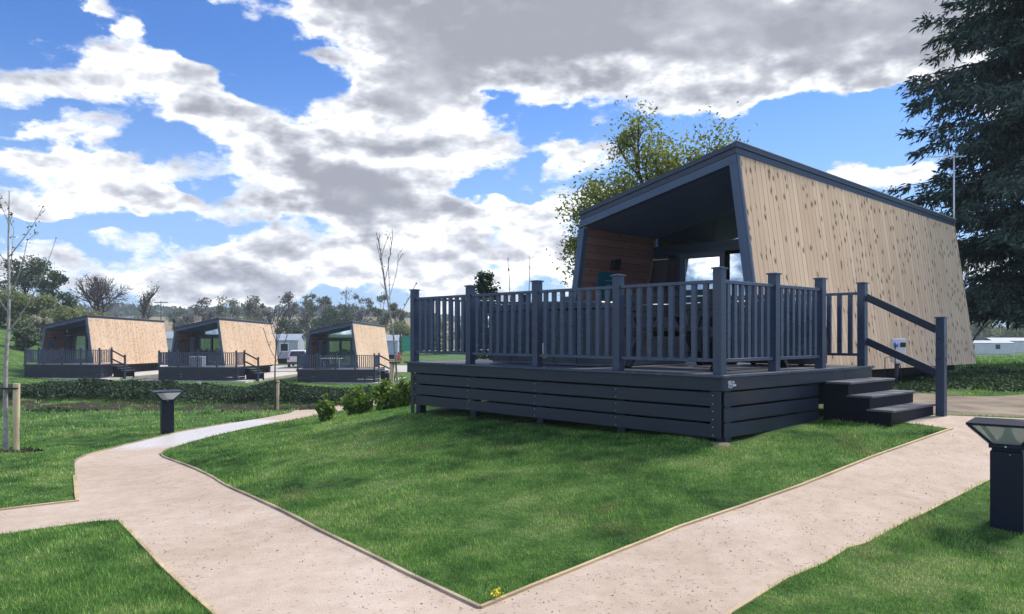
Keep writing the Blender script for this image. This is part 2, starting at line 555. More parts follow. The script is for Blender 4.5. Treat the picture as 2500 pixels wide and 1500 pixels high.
def grass_colour(t, pos):
    """patchy lawn colour shared by the turf and its blades"""
    a = t.noise(pos, 0.55, detail=4, rough=0.6).outputs[0]
    c = t.noise(t.mapping(pos, scale=(1, 1, 1), loc=(31, 7, 0)), 2.6, detail=5, rough=0.65).outputs[0]
    d = t.noise(t.mapping(pos, loc=(5, 50, 0)), 1.1, detail=4, rough=0.7).outputs[0]
    f = t.math('MULTIPLY_ADD', a, 0.45, t.math('MULTIPLY', c, 0.55))
    col = t.ramp(f, [(0.36, (0.026, 0.070, 0.015)), (0.44, (0.070, 0.168, 0.033)), (0.52, (0.125, 0.25, 0.055)), (0.63, (0.25, 0.34, 0.115))])
    dry = t.smooth(d, 0.56, 0.72, 0.0, 0.6)
    return t.mix(dry, col, (0.20, 0.18, 0.085))


def leaf_mat(name, c1, c2, trans=0.35, rough=0.55, vary=0.9):
    m, t, b = mat(name)
    gm = t.n('ShaderNodeNewGeometry')
    tcx = t.n('ShaderNodeTexCoord')
    nz = t.noise(tcx.outputs['Object'], vary, detail=3).outputs[0]
    f = t.math('MULTIPLY_ADD', gm.outputs['Random Per Island'], 0.55, t.math('MULTIPLY', nz, 0.5))
    col = t.ramp(f, [(0.2, c1), (0.8, c2)])
    t.put(b.inputs['Base Color'], col)
    b.inputs['Roughness'].default_value = rough
    b.inputs['Specular IOR Level'].default_value = 0.3
    tr = t.n('ShaderNodeBsdfTranslucent')
    t.put(tr.inputs[0], t.mix(1.0, col, (1.35, 1.3, 0.6), 'MULTIPLY'))
    mx = t.n('ShaderNodeMixShader')
    mx.inputs[0].default_value = trans
    t.t.links.new(b.outputs[0], mx.inputs[1])
    t.t.links.new(tr.outputs[0], mx.inputs[2])
    t.t.links.new(mx.outputs[0], t.t.nodes['Material Output'].inputs[0])
    return m


M['leaf_spring'] = leaf_mat('spring_leaves', (0.07, 0.10, 0.018), (0.26, 0.30, 0.075), 0.45, vary=0.5)
M['leaf_shrub'] = leaf_mat('shrub_leaves', (0.05, 0.11, 0.02), (0.22, 0.34, 0.06), 0.3, rough=0.35, vary=2)
M['leaf_dark'] = leaf_mat('dark_leaves', (0.04, 0.07, 0.035), (0.10, 0.145, 0.07), 0.15, vary=0.8)
M['leaf_conifer'] = leaf_mat('conifer_needles', (0.022, 0.048, 0.040), (0.085, 0.13, 0.108), 0.08, rough=0.6, vary=0.6)
M['leaf_conifer_tip'] = leaf_mat('small_conifer_needles', (0.012, 0.035, 0.018), (0.03, 0.075, 0.032), 0.1, rough=0.6)
M['leaf_willow'] = leaf_mat('willow_leaves', (0.15, 0.185, 0.09), (0.27, 0.31, 0.16), 0.35, vary=0.25)
M['leaf_far'] = leaf_mat('distant_leaves', (0.11, 0.125, 0.09), (0.21, 0.225, 0.16), 0.3, vary=0.2)  # lightened and greyed: distance haze is put into the leaf colour
M['leaf_far_green'] = leaf_mat('distant_green_leaves', (0.05, 0.085, 0.065), (0.095, 0.145, 0.10), 0.2, vary=0.2)
M['leaf_purple'] = leaf_mat('budding_twigs', (0.13, 0.12, 0.13), (0.21, 0.19, 0.20), 0.2, vary=0.2)  # twig colour paled as well to carry some haze
M['leaf_blossom'] = leaf_mat('blossom_leaves', (0.18, 0.20, 0.14), (0.42, 0.42, 0.36), 0.3, vary=0.2)
M['leaf_bramble'] = leaf_mat('bramble_leaves', (0.022, 0.046, 0.026), (0.06, 0.105, 0.05), 0.15, rough=0.75, vary=0.7)

# ------------------------------------------------------------------ terrain
CTRL = np.array([
    (0, 0, -1.56), (-3, 0, -1.56), (4, 0, -1.56), (0, -10, -1.56), (-12, -10, -1.6), (12, -8, -1.5),
    (-.18, 4.4, -1.55), (1.8, 6.14, -1.36), (3.5, 7.6, -1.2), (4.98, 8.8, -1.07), (4.33, 7.0, -1.33), (2.9, 5.9, -1.43),
    (3.74, 5.9, -1.49), (5.5, 5, -1.5), (9, 7, -1.35), (9, 9.5, -1.1), (5.37, 9.75, -1.01), (5.6, 10.9, -1.03),
    (7.5, 12.8, -1.0), (9, 14, -.97), (12, 20, -.9), (16, 30, -1.1), (30, 60, -1.75), (20, 12, -1.0), (40, 20, -1.0),
    (2.16, 8.1, -1.13), (1.24, 9.1, -1.15), (-1.51, 12.1, -1.2), (4, 14, -1.08), (8, 18, -1.0), (2, 19, -1.35), (6, 26, -1.4),
    (0.5, 6.5, -1.40), (-.5, 8.3, -1.32), (-3.37, 8.7, -1.70), (-1.6, 9.9, -1.38), (-3.38, 14, -1.58), (-2.9, 14.5, -1.52), (-2.4, 14.5, -1.42),
    (-5.3, 11.7, -1.82), (-6.3, 11.2, -1.85), (-3.6, 7.03, -1.68), (-4.4, 6.7, -1.72), (-4.4, 4.4, -1.6), (-8, 8, -1.8),
    (-8.1, 12.6, -1.9), (-6.4, 14.5, -1.86), (-5.1, 18, -1.92), (-4.3, 20.8, -1.95), (-2.5, 19, -1.75), (-6.2, 20.6, -2.0),
    (-10, 20, -2.05), (-15, 18, -2.05), (-6, 24, -2.15), (-12, 23, -2.15), (-18, 24, -2.1), (-25, 12, -1.9),
    (-15, 40, -2.78), (-25, 45, -2.85), (-29, 50, -2.93), (-33, 50, -2.85), (-21, 51, -3.12), (-12, 52, -3.34), (-9, 52, -3.36), (0, 50, -3.1), (0, 30, -2.4), (5, 32, -2.0),
    (-40, 60, -.9), (-50, 72, 1.2), (-38, 47, -2.0), (-60, 60, 1.5), (-35, 60, -2.4), (-45, 45, -1.0),
    (0, 80, -3.05), (-20, 80, -3.0), (-32, 78, -2.85), (-20, 68, -3.1), (30, 95, -2.9), (-60, 90, 2.0), (78, 125, -3.5), (78, 80, -2.2), (0, 110, -3.1), (-30, 110, -2.9)], float)


def _phi(r2):
    return 0.5 * r2 * np.log(r2 + 1e-9)


_c = CTRL[:, :2]
_r2 = ((_c[:, None] - _c[None]) ** 2).sum(-1)
_n = len(_c)
_A = np.zeros((_n + 3, _n + 3))
_A[:_n, :_n] = _phi(_r2) + np.eye(_n) * 0.6
_A[:_n, _n] = 1
_A[:_n, _n + 1:] = _c
_A[_n, :_n] = 1
_A[_n + 1:, :_n] = _c.T
_w = np.linalg.solve(_A, np.concatenate([CTRL[:, 2], [0, 0, 0]]))


def sstep(x, a, b):
    t_ = np.clip((x - a) / (b - a), 0, 1)
    return t_ * t_ * (3 - 2 * t_)


def _vn(x, y, s, seed):
    """cheap smooth value noise"""
    x, y = x * s, y * s
    xi, yi = np.floor(x), np.floor(y)
    fx, fy = x - xi, y - yi
    fx, fy = fx * fx * (3 - 2 * fx), fy * fy * (3 - 2 * fy)

    def hsh(a, b):
        q = np.sin(a * 127.1 + b * 311.7 + seed * 74.7) * 43758.5453
        return q - np.floor(q)
    return (hsh(xi, yi) * (1 - fx) + hsh(xi + 1, yi) * fx) * (1 - fy) + (hsh(xi, yi + 1) * (1 - fx) + hsh(xi + 1, yi + 1) * fx) * fy


def ditch_mask(x, y):
    cy = 26.5 + 0.02 * x + 0.5 * np.sin(x * 0.35)
    return np.exp(-((y - cy) / 3.2) ** 2) * sstep(-x, 4.0, 6.5)


BUMPY = False


def edge_calm(x, y):
    """the ground lies even beside the path boards and on the path"""
    d = np.full(len(x), 9.0)
    P = np.array(PATH)
    Q = np.roll(P, -1, axis=0)
    near = np.hypot(x, y) < 32
    xs, ys = x[near], y[near]
    dn = np.full(len(xs), 9.0)
    for a, b_ in zip(P, Q):
        e = b_ - a
        t_ = np.clip(((xs - a[0]) * e[0] + (ys - a[1]) * e[1]) / (e @ e + 1e-9), 0, 1)
        dn = np.minimum(dn, np.hypot(xs - a[0] - t_ * e[0], ys - a[1] - t_ * e[1]))
    d[near] = dn
    w = sstep(d, 0.02, 0.5)
    w[inside(PATH, x, y)] *= .25
    return w


def H(x, y):
    x = np.atleast_1d(np.asarray(x, float))
    y = np.atleast_1d(np.asarray(y, float))
    out = np.empty(len(x))
    for i in range(0, len(x), 20000):
        xs, ys = np.clip(x[i:i + 20000], -62, 80), np.clip(y[i:i + 20000], -12, 128)
        r2 = (xs[:, None] - _c[None, :, 0]) ** 2 + (ys[:, None] - _c[None, :, 1]) ** 2
        out[i:i + 20000] = _phi(r2) @ _w[:_n] + _w[_n] + _w[_n + 1] * xs + _w[_n + 2] * ys
    near = 1 - sstep(np.hypot(x, y), 60, 110)
    out = out * 1.0
    far = -3.0 + 11.0 * sstep(y, 140, 360) * sstep(-x, -60, 60) + 6 * sstep(y, 500, 1500)
    w = sstep(np.maximum(np.abs(x) - 20, y), 90, 150)
    out = out * (1 - w) + far * w
    out -= 0.55 * ditch_mask(x, y)
    if BUMPY:
        bump = (_vn(x, y, 1.1, 1) - .5) * 0.060 + (_vn(x, y, 2.7, 2) - .5) * 0.026
        out = out + bump * near * edge_calm(x, y)
    return out


def H1(x, y):
    return float(H(x, y)[0])


_YS = np.concatenate([np.arange(2.0, 30, 0.02), np.arange(30, 140, 0.1)])


def ground_at(px, py):
    """the ground point seen along a direction given in photo pixels"""
    xs = (px - 1250) / 1900 * _YS
    zs = (817 - py) / 1900 * _YS
    g = H(xs, _YS)
    k = int(np.argmax(zs < g))
    return (float(xs[k]), float(_YS[k]))


GA = lambda lst: [ground_at(*p) for p in lst]
# path outline (one gravel surface: two paths meeting where the photographer stands)
left_far = GA([(288, 1271), (240, 1272), (192, 1278), (101, 1290), (0, 1306)]) + [(-9.5, 6.0), (-9.7, 7.3)]
left_up = GA([(0, 1247), (101, 1235), (189, 1225), (187, 1203), (183, 1163), (182, 1130), (190, 1121), (207, 1113), (263, 1098), (334, 1080), (404, 1064),
              (435, 1056), (566, 1033), (708, 1009), (778, 998), (850, 987), (930, 975)])
left_back = GA([(940, 986), (852, 1000), (778, 1012), (708, 1027), (566, 1054), (470, 1078), (418, 1094), (396, 1104), (392, 1110), (400, 1117), (430, 1128), (480, 1147), (520, 1166), (566, 1193),
                (640, 1226), (708, 1259), (780, 1296), (859, 1334), (1000, 1404), (1173, 1486)])
right_up = GA([(1300, 1433), (1500, 1352), (1660, 1288), (1810, 1238), (1960, 1185), (2130, 1118), (2325, 1048)])
steps_in = GA([(2250, 1037), (2160, 1027)]) + [(4.7, 9.95)]
top_edge = GA([(2290, 1014), (2400, 1018), (2500, 1022)]) + [(12, 9.9), (12, 8.6)]
right_low = GA([(2500, 1135), (2422, 1167), (2309, 1225), (2197, 1280), (2109, 1327), (2066, 1338), (2011, 1375), (1916, 1415), (1782, 1498)])
near_close = [(0.75, 3.6), (0.95, 1.0), (0.95, -6), (-1.0, -6), (-1.05, 1.0), (-.95, 3.3)]
left_low = GA([(521, 1500), (455, 1441), (394, 1385), (344, 1329)])
PATH = left_far + left_up + left_back + right_up[0:] + steps_in + top_edge + right_low + near_close + left_low
SOIL = GA([(2222, 958), (2320, 966), (2400, 965), (2500, 962)]) + [(12, 13.3), (12, 10.0)] + GA([(2500, 1019), (2400, 1015), (2290, 1011), (2222, 1002)])
ROAD = [(-34, 67.2), (-20, 66.5), (8, 67), (45, 72), (45, 78), (8, 77), (-20, 77), (-34, 77)]


BUMPY = True


def densify(poly, step):
    out = []
    for a, b in zip(poly, poly[1:] + poly[:1]):
        n = max(1, int(math.hypot(b[0] - a[0], b[1] - a[1]) / step))
        out += [(a[0] + (b[0] - a[0]) * i / n, a[1] + (b[1] - a[1]) * i / n) for i in range(n)]
    return out


def inside(poly, x, y):
    c = np.zeros(len(x), bool)
    n = len(poly)
    j = n - 1
    for i in range(n):
        xi, yi = poly[i]
        xj, yj = poly[j]
        if yi != yj:
            c ^= ((yi > y) != (yj > y)) & (x < (xj - xi) * (y - yi) / (yj - yi) + xi)
        j = i
    return c


# one ground sheet, its triangulation cut along the outlines
pts = []
r = 1.2
k = 0
while r < 9000:
    nfr = 120 if r < 200 else 60
    for i in range(nfr):
        a = -R(58) + R(116) * (i + 0.5 * (k % 2)) / nfr
        pts.append((r * math.sin(a), r * math.cos(a)))
    for i in range(26):
        a = R(60) + R(240) * i / 25
        pts.append((r * math.sin(a), r * math.cos(a)))
    r *= 1.028 if r < 70 else 1.06
    k += 1
pts.append((0, 0))
yy, xx = np.meshgrid(np.arange(25, 35, 0.45), np.arange(-28, -4, 0.6))
pts += [(x, y) for x, y in zip(xx.ravel(), yy.ravel())]
segs = []
for poly, st in ((PATH, 0.22), (SOIL, 0.3), (ROAD, 2.0)):
    d = densify(poly, st)
    k0 = len(pts)
    pts += d
    segs += [(k0 + i, k0 + (i + 1) % len(d)) for i in range(len(d))]
res = geometry.delaunay_2d_cdt([Vector(p) for p in pts], segs, [], 0, 1e-5)
gv = np.array([(p.x, p.y) for p in res[0]])
gf = np.array([f for f in res[2] if len(f) == 3], np.int32)
gz = H(gv[:, 0], gv[:, 1])
cen = gv[gf].mean(1)
in_path = inside(PATH, cen[:, 0], cen[:, 1])
in_soil = inside(SOIL, cen[:, 0], cen[:, 1]) & ~in_path
in_road = inside(ROAD, cen[:, 0], cen[:, 1])
# make all faces point up
e1 = gv[gf[:, 1]] - gv[gf[:, 0]]
e2 = gv[gf[:, 2]] - gv[gf[:, 0]]
flip = (e1[:, 0] * e2[:, 1] - e1[:, 1] * e2[:, 0]) < 0
gf[flip] = gf[flip][:, ::-1]


def sheet(name, sel, m, dz=0.0):
    f = gf[sel]
    used, inv = np.unique(f, return_inverse=True)
    v = np.column_stack([gv[used], gz[used] + dz])
    o = np_mesh(name, v, inv.reshape(-1, 3), m, smooth=True)
    return tag(o, kind='structure')


m, t, b = mat('lawn_turf')
gm = t.n('ShaderNodeNewGeometry')
pos = gm.outputs['Position']
col = grass_colour(t, pos)
fine = t.noise(pos, 38, detail=5, rough=0.7).outputs[0]
fine2 = t.noise(pos, 9, detail=4, rough=0.7).outputs[0]
col = t.mix(t.smooth(fine, 0.35, 0.65, 0.0, 0.5), t.mix(0.5, col, (0.008, 0.018, 0.006)), t.mix(t.smooth(fine2, .4, .7), col, t.mix(1.0, col, (1.5, 1.35, 1.2), 'MULTIPLY')))
# bare soil along the ditch and small worn patches
sx = t.n('ShaderNodeSeparateXYZ')
t.put(sx.inputs[0], pos)
dy = t.math('SUBTRACT', sx.outputs[1], t.math('MULTIPLY_ADD', sx.outputs[0], 0.02, 28.9))
dn = t.noise(pos, 1.2, detail=4).outputs[0]
band = t.smooth(t.math('ADD', t.math('ABSOLUTE', dy), t.math('MULTIPLY', t.math('SUBTRACT', dn, .5), 7.0)), 0.5, 1.1, 1.0, 0.0)
band = t.math('MULTIPLY', band, t.smooth(sx.outputs[0], -7.5, -5.5, 1.0, 0.0))
col = t.mix(band, col, (0.058, 0.046, 0.034))
far = t.smooth(sx.outputs[1], 150, 210)
fieldc = t.ramp(t.noise(pos, 0.02, detail=4).outputs[0], [(.4, (0.30, 0.235, 0.16)), (.6, (0.20, 0.19, 0.10))])
col = t.mix(far, col, fieldc)
t.put(b.inputs['Base Color'], col)
b.inputs['Roughness'].default_value = 0.85
b.inputs['Specular IOR Level'].default_value = 0.15
bp = t.n('ShaderNodeBump')
bp.inputs['Strength'].default_value = 0.9
bp.inputs['Distance'].default_value = 0.05
t.put(bp.inputs['Height'], t.math('ADD', fine, t.math('MULTIPLY', fine2, 2.0)))
t.put(b.inputs['Normal'], bp.outputs[0])
M['lawn'] = m

m, t, b = mat('path_gravel')
gm = t.n('ShaderNodeNewGeometry')
pos = gm.outputs['Position']
big = t.noise(pos, 0.7, detail=4).outputs[0]
mid = t.noise(pos, 6.0, detail=5, rough=0.65).outputs[0]
grit = t.noise(pos, 120.0, detail=3, rough=0.7).outputs[0]
f = t.math('MULTIPLY_ADD', big, 0.5, t.math('MULTIPLY', mid, 0.5))
col = t.ramp(f, [(0.35, (0.43, 0.335, 0.25)), (0.5, (0.51, 0.405, 0.315)), (0.66, (0.59, 0.49, 0.395))])
col = t.mix(t.smooth(grit, 0.38, 0.56, 0.25, 0.0), col, (0.22, 0.17, 0.135))
vor = t.n('ShaderNodeTexVoronoi', voronoi_dimensions='2D')
t.put(vor.inputs['Vector'], t.vmath('MULTIPLY_ADD', t.noise(pos, 5, detail=2).outputs['Color'], (.1, .1, 0), t.mapping(pos, scale=(1.4, 3.2, 1))))
vor.inputs['Scale'].default_value = 7.0
vs = t.n('ShaderNodeSeparateXYZ')
t.put(vs.inputs[0], vor.outputs['Color'])
peb = t.math('MULTIPLY', t.smooth(vor.outputs['Distance'], 0.06, 0.15, 0.6, 0.0), t.math('LESS_THAN', vs.outputs[1], 0.28))
col = t.mix(peb, col, (0.085, 0.068, 0.058))
# smooth wet stretch beside the far bollard, sky glare painted in as pale colour
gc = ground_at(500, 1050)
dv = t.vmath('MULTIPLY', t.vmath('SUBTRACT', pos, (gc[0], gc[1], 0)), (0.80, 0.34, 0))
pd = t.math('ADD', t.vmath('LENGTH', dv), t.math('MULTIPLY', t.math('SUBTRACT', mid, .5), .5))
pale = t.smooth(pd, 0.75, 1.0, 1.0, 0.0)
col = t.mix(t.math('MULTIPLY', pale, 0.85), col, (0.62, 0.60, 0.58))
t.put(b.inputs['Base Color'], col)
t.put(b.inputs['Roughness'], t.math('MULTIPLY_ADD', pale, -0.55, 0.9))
b.inputs['Specular IOR Level'].default_value = 0.25
bp = t.n('ShaderNodeBump')
bp.inputs['Strength'].default_value = 0.5
bp.inputs['Distance'].default_value = 0.012
t.put(bp.inputs['Height'], t.math('ADD', grit, t.math('MULTIPLY', mid, 1.5)))
t.put(b.inputs['Normal'], bp.outputs[0])
M['gravel'] = m
M['soil'] = noise_mat('bare_soil', (0.12, 0.092, 0.062), (0.27, 0.22, 0.155), 2.2, 0.95, 0.8, bscale=14, detail=8, coord='Object')

lawn = sheet('lawn', ~(in_path | in_soil | in_road), M['lawn'])
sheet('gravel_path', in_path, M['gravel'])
sheet('bare_soil', in_soil, M['soil'])
sheet('road', in_road, M['road'])


# timber edging boards along the path
def edging(name, poly, label, w=0.026, up=0.015, m='timber_new'):
    v, f = [], []
    P = [Vector((x, y, 0)) for x, y in poly]
    D = []
    for a_, b_ in zip(P, P[1:]):
        n = max(1, int((b_ - a_).length / 0.3))
        D += [a_ + (b_ - a_) * i / n for i in range(n)]
    D.append(P[-1])
    zz = H([p.x for p in D], [p.y for p in D])
    for i, p in enumerate(D):
        d = (D[min(i + 1, len(D) - 1)] - D[max(i - 1, 0)]).normalized()
        s = Vector((-d.y, d.x, 0)) * w / 2
        j = 0.004 * (_vn(np.array([p.x]), np.array([p.y]), 0.9, 5)[0] - .5) * 2
        for q, zo in ((p - s, -0.12), (p + s, -0.12), (p + s, up + j), (p - s, up + j)):
            v.append((q.x, q.y, zz[i] + zo))
    for i in range(len(D) - 1):
        k = i * 4
        for a_, b_ in ((0, 1), (1, 2), (2, 3), (3, 0)):
            f.append((k + a_, k + b_, k + 4 + b_, k + 4 + a_))
    f.append((0, 3, 2, 1))
    k = (len(D) - 1) * 4
    f.append((k, k + 1, k + 2, k + 3))
    o = MB()
    o.v, o.f = v, f
    o = o.build(name, M[m])
    return tag(o, label, 'path edging', 'timber boards edging the path')


cut = next(i for i, p in enumerate(left_back) if p == left_back[9])
edging('timber_edging', left_back[cut - 3:], 'weathered board edging the left side of the wedge of lawn before the deck', m='timber_old')
edging('timber_edging', [left_back[-1]] + right_up, 'pale yellow board edging the lawn along the path to the deck steps')
edging('timber_edging', left_up[:5], 'short pale board edging around the lawn corner left of the path fork', w=.045)
edging('timber_edging', left_up[5:13], 'curved weathered board edging the lawn beside the far bollard light', m='timber_old')
edging('timber_edging', [left_far[0]] + left_low[::-1] + [near_close[-1]], 'pale board edging the bottom left lawn where the paths fork')
edging('timber_edging', right_low[1:] + [near_close[0]], 'low weathered board hidden in grass at the bottom right lawn', up=0.004)

# ------------------------------------------------------------------ grass blades (nobody could count them)
DECKPOLY = [(2.25, 7.95), (-1.65, 12.15), (1.0, 14.9), (8.8, 22), (13, 19), (8, 13.5), (4.9, 10.35)]


def blades(n, r0, r1, amax, hgt, wid, seed):
    g = np.random.default_rng(seed)
    rr = r0 * (r1 / r0) ** g.random(n)
    a = R(amax) * (g.random(n) * 2 - 1)
    x, y = rr * np.sin(a), rr * np.cos(a)
    keep = ~(inside(PATH, x, y) | inside(SOIL, x, y) | inside(DECKPOLY, x, y))
    x, y, rr = x[keep], y[keep], rr[keep]
    n = len(x)
    tuft = _vn(x, y, 1.6, 9) * .6 + _vn(x, y, 5.0, 3) * .4
    z = H(x, y)
    h = hgt * (0.25 + 1.25 * tuft) * (0.6 + 0.7 * g.random(n)) * (rr / r0) ** 0.22
    w = wid * (rr / r0) ** 0.85 * (0.7 + 0.6 * g.random(n))
    az = g.random(n) * 2 * np.pi
    lean = h * (0.25 + 0.7 * g.random(n))
    la = az + np.pi / 2 + g.normal(0, .5, n)
    dx, dy = np.cos(az) * w / 2, np.sin(az) * w / 2
    v = np.empty((n, 3, 3), np.float32)
    v[:, 0] = np.column_stack([x - dx, y - dy, z - .006])
    v[:, 1] = np.column_stack([x + dx, y + dy, z - .006])
    v[:, 2] = np.column_stack([x + np.cos(la) * lean, y + np.sin(la) * lean, z + h])
    return v.reshape(-1, 3)


m, t, b = mat('grass_blades')
gm = t.n('ShaderNodeNewGeometry')
col = grass_colour(t, gm.outputs['Position'])
rn = gm.outputs['Random Per Island']
col = t.mix(1.0, col, t.ramp(rn, [(0.0, (0.6, 0.65, 0.6)), (0.4, (1.1, 1.15, 1.0)), (0.8, (2.0, 1.9, 1.6)), (1.0, (3.4, 2.7, 2.6))]), 'MULTIPLY')
t.put(b.inputs['Base Color'], col)
b.inputs['Roughness'].default_value = 0.55
b.inputs['Specular IOR Level'].default_value = 0.25
tr = t.n('ShaderNodeBsdfTranslucent')
t.put(tr.inputs[0], col)
mx = t.n('ShaderNodeMixShader')
mx.inputs[0].default_value = 0.35
t.t.links.new(b.outputs[0], mx.inputs[1])
t.t.links.new(tr.outputs[0], mx.inputs[2])
t.t.links.new(mx.outputs[0], t.t.nodes['Material Output'].inputs[0])
M['blade'] = m
bv = np.concatenate([blades(520000, 3.2, 17, 46, 0.025, 0.0030, 1), blades(70000, 17, 62, 42, 0.07, 0.02, 2)])
g_ = np_mesh('grass', bv, np.arange(len(bv)).reshape(-1, 3), M['blade'])
tag(g_, 'short mown green grass covering the lawns between the paths', 'grass', kind='stuff')

# ------------------------------------------------------------------ lodge (local frame: x to the right along the front, y into the lodge, z 0 = deck level)
YF, YB, YG = 3.65, 13.3, 5.80


def lodge_wall_x(side, z, y):
    """outer face of the leaning walls"""
    if side > 0:
        return -1.583 - 0.1381 * z
    return -5.67 + 0.158 * z


def roof_z(x, y):
    """top of the roof"""
    return 3.40 + (x + 2.0) * (0.70 / 3.25) - 0.24 * (y - YF) / (YB - YF)


def solve_top(side, y, off):
    z = 3.0
    for _ in range(20):
        z = roof_z(lodge_wall_x(side, z, y), y) - off
    return z


def make_lodge(name, label, group, bright_curtains=False):
    root = empty(name, label, 'lodge', group=group)
    # right and left leaning walls
    for side, mt in ((1, 'larch'), (-1, 'larch')):
        bot, top = [], []
        ys = (YF + 0.03, YB)
        th = 0.10
        for lst, zf in ((bot, None), (top, 0.17)):
            quad = []
            for y, inn in ((ys[0], 0), (ys[0], 1), (ys[1], 1), (ys[1], 0)):
                zz = (-0.20 - 0.065 * (y - YF) / (YB - YF)) if zf is None else solve_top(side, y, zf)
                quad.append((lodge_wall_x(side, zz, y) - side * th * inn, y, zz))
            if side > 0:
                quad = [quad[1], quad[0], quad[3], quad[2]]
            lst += quad
        MB().hexa(bot, top).build('side_wall', M[mt], root)
    # back wall
    b = MB()
    for y0, y1 in ((YB - 0.12, YB - 0.003),):
        zt_r, zt_l = solve_top(1, YB, .172), solve_top(-1, YB, .172)
        pl = [(lodge_wall_x(-1, -.25, 0) + .102, -.25), (lodge_wall_x(1, -.25, 0) - .102, -.25), (lodge_wall_x(1, zt_r, 0) - .102, zt_r), (lodge_wall_x(-1, zt_l, 0) + .102, zt_l)]
        v = [(x, y0, z) for x, z in pl] + [(x, y1, z) for x, z in pl]
        b.add(v, [(0, 1, 2, 3), (7, 6, 5, 4), (0, 4, 5, 1), (1, 5, 6, 2), (2, 6, 7, 3), (3, 7, 4, 0)])
    b.build('back_wall', M['roof'], root)
    # roof: slab, with stepped edge
    rf = MB()
    for (xr, xl, yf, yb, a0, a1) in ((-1.99, -5.27, YF - .045, YB + .03, 0.0, 0.075), (-2.012, -5.25, YF - .022, YB + .01, 0.0752, 0.169)):
        c = [(xl, yf), (xr, yf), (xr, yb), (xl, yb)]
        rf.hexa([(x, y, roof_z(x, y) - a1) for x, y in c], [(x, y, roof_z(x, y) - a0) for x, y in c])
    roof = rf.build('roof', M['roof'], root)
    st = MB()
    c = [(-2.06, YF - .05), (-1.980, YF - .05), (-1.980, YB + .035), (-2.06, YB + .035)]
    st.hexa([(x, y, roof_z(x, y) + .002) for x, y in c], [(x, y, roof_z(x, y) + .014) for x, y in c])
    st.build('roof_trim', M['metal_roof_edge'], roof)
    # front frame: two legs and lintel
    y0, y1 = YF - 0.015, YF + 0.10
    w = 0.13
    fr = MB()
    lz = lambda x: roof_z(x, YF) - 0.171
    xr_t, xl_t = lodge_wall_x(1, 3.22, 0), lodge_wall_x(-1, 2.53, 0)
    for side in (1, -1):
        zt = solve_top(side, YF, .172)
        q = []
        for z in (-.20, zt - 0.135):
            xo = lodge_wall_x(side, z, 0) + side * .008
            xi = xo - side * (w + .008)
            a, b2 = (xi, xo) if side > 0 else (xo, xi)
            q.append([(a, y0, z), (b2, y0, z), (b2, y1, z), (a, y1, z)])
        fr.hexa(q[0], q[1])
    zr = solve_top(1, YF, .172)
    zl = solve_top(-1, YF, .172)
    xr, xl = lodge_wall_x(1, zr, 0) + .008, lodge_wall_x(-1, zl, 0) - .008
    fr.hexa([(xl - .018, y0 - .004, zl - .134), (xr + .016, y0 - .004, zr - .134), (xr + .016, y1, zr - .134), (xl - .018, y1, zl - .134)],
            [(xl, y0 - .004, zl), (xr, y0 - .004, zr), (xr, y1, zr), (xl, y1, zl)])
    fr.build('front_frame', M['trim'], root, bevel=.004)
    # thin dark corner strip beside the larch
    cs = MB()
    q = []
    for z in (-.20, zr):
        xo = lodge_wall_x(1, z, 0)
        q.append([(xo + .002, YF + .002, z), (xo + .014, YF + .002, z), (xo + .014, YF + .05, z), (xo + .002, YF + .05, z)])
    cs.hexa(q[0], q[1])
    cs.build('corner_strip', M['roof'], root)
    # porch: ceiling, inner walls, floor
    c = [(-5.22, y1), (-2.12, y1), (-2.12, YG + .1), (-5.22, YG + .1)]
    MB().hexa([(x, y, roof_z(x, y) - .30) for x, y in c], [(x, y, roof_z(x, y) - .174) for x, y in c]).build('porch_ceiling', M['soffit'], root)
    q = []
    zc1 = roof_z(-5.2, y1) - .302
    zc2 = roof_z(-5.2, YG) - .302
    for za, zb in ((0.0, 0.0), (zc1, zc2)):
        xi, xj = lodge_wall_x(-1, za, 0) + .102, lodge_wall_x(-1, zb, 0) + .102
        q.append([(xi, y1 + .002, za), (xi + .022, y1 + .002, za), (xj + .022, YG - .01, zb), (xj, YG - .01, zb)])
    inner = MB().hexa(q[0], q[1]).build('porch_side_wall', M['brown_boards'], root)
    q = []
    for z in (0.0, 2.86):
        xi = lodge_wall_x(1, z, 0) - .102
        q.append([(xi - .02, y1 + .002, z), (xi, y1 + .002, z), (xi, YG - .01, z), (xi - .02, YG - .01, z)])
    MB().hexa(q[0], q[1]).build('porch_side_wall', M['soffit'], root)
    MB().box(-5.55, -1.70, 3.56, YG + .05, -.10, -.004).build('porch_floor', M['deck_board'], root)
    # interior shell
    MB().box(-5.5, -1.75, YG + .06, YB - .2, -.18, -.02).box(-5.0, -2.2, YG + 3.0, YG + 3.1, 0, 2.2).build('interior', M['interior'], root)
    # glazed front
    gz = MB()
    fx = lambda v: -v
    gy0, gy1 = YG, YG + .08
    gz.box(-5.30, -1.95, gy0 - .02, gy1, 2.10, 2.19)
    gz.box(-5.34, -1.90, gy0, gy1, 2.00, 2.098)
    gz.box(-5.55, -1.72, gy0, gy1, -.02, .09)
    for a, b2 in ((5.52, 5.33), (4.672, 4.50), (2.80, 2.62), (2.09, 1.99)):
        gz.box(-a, -b2, gy0 + .001, gy1, .092, 1.998)
    gl = gz.build('glazed_front', M['roof'], root)
    dr = MB()
    hx = -3.552
    for a, b2 in ((4.497, 4.385), (3.657, 3.552)):
        dr.box(-a - hx, -b2 - hx, -.03, -.002, .10, 1.99)
    dr.box(-4.384 - hx, -3.658 - hx, -.03, -.002, 1.89, 1.99)
    dr.box(-4.384 - hx, -3.658 - hx, -.03, -.002, .10, .20)
    dr.box(-4.45 - hx, -4.435 - hx, -.07, -.031, .95, 1.15)
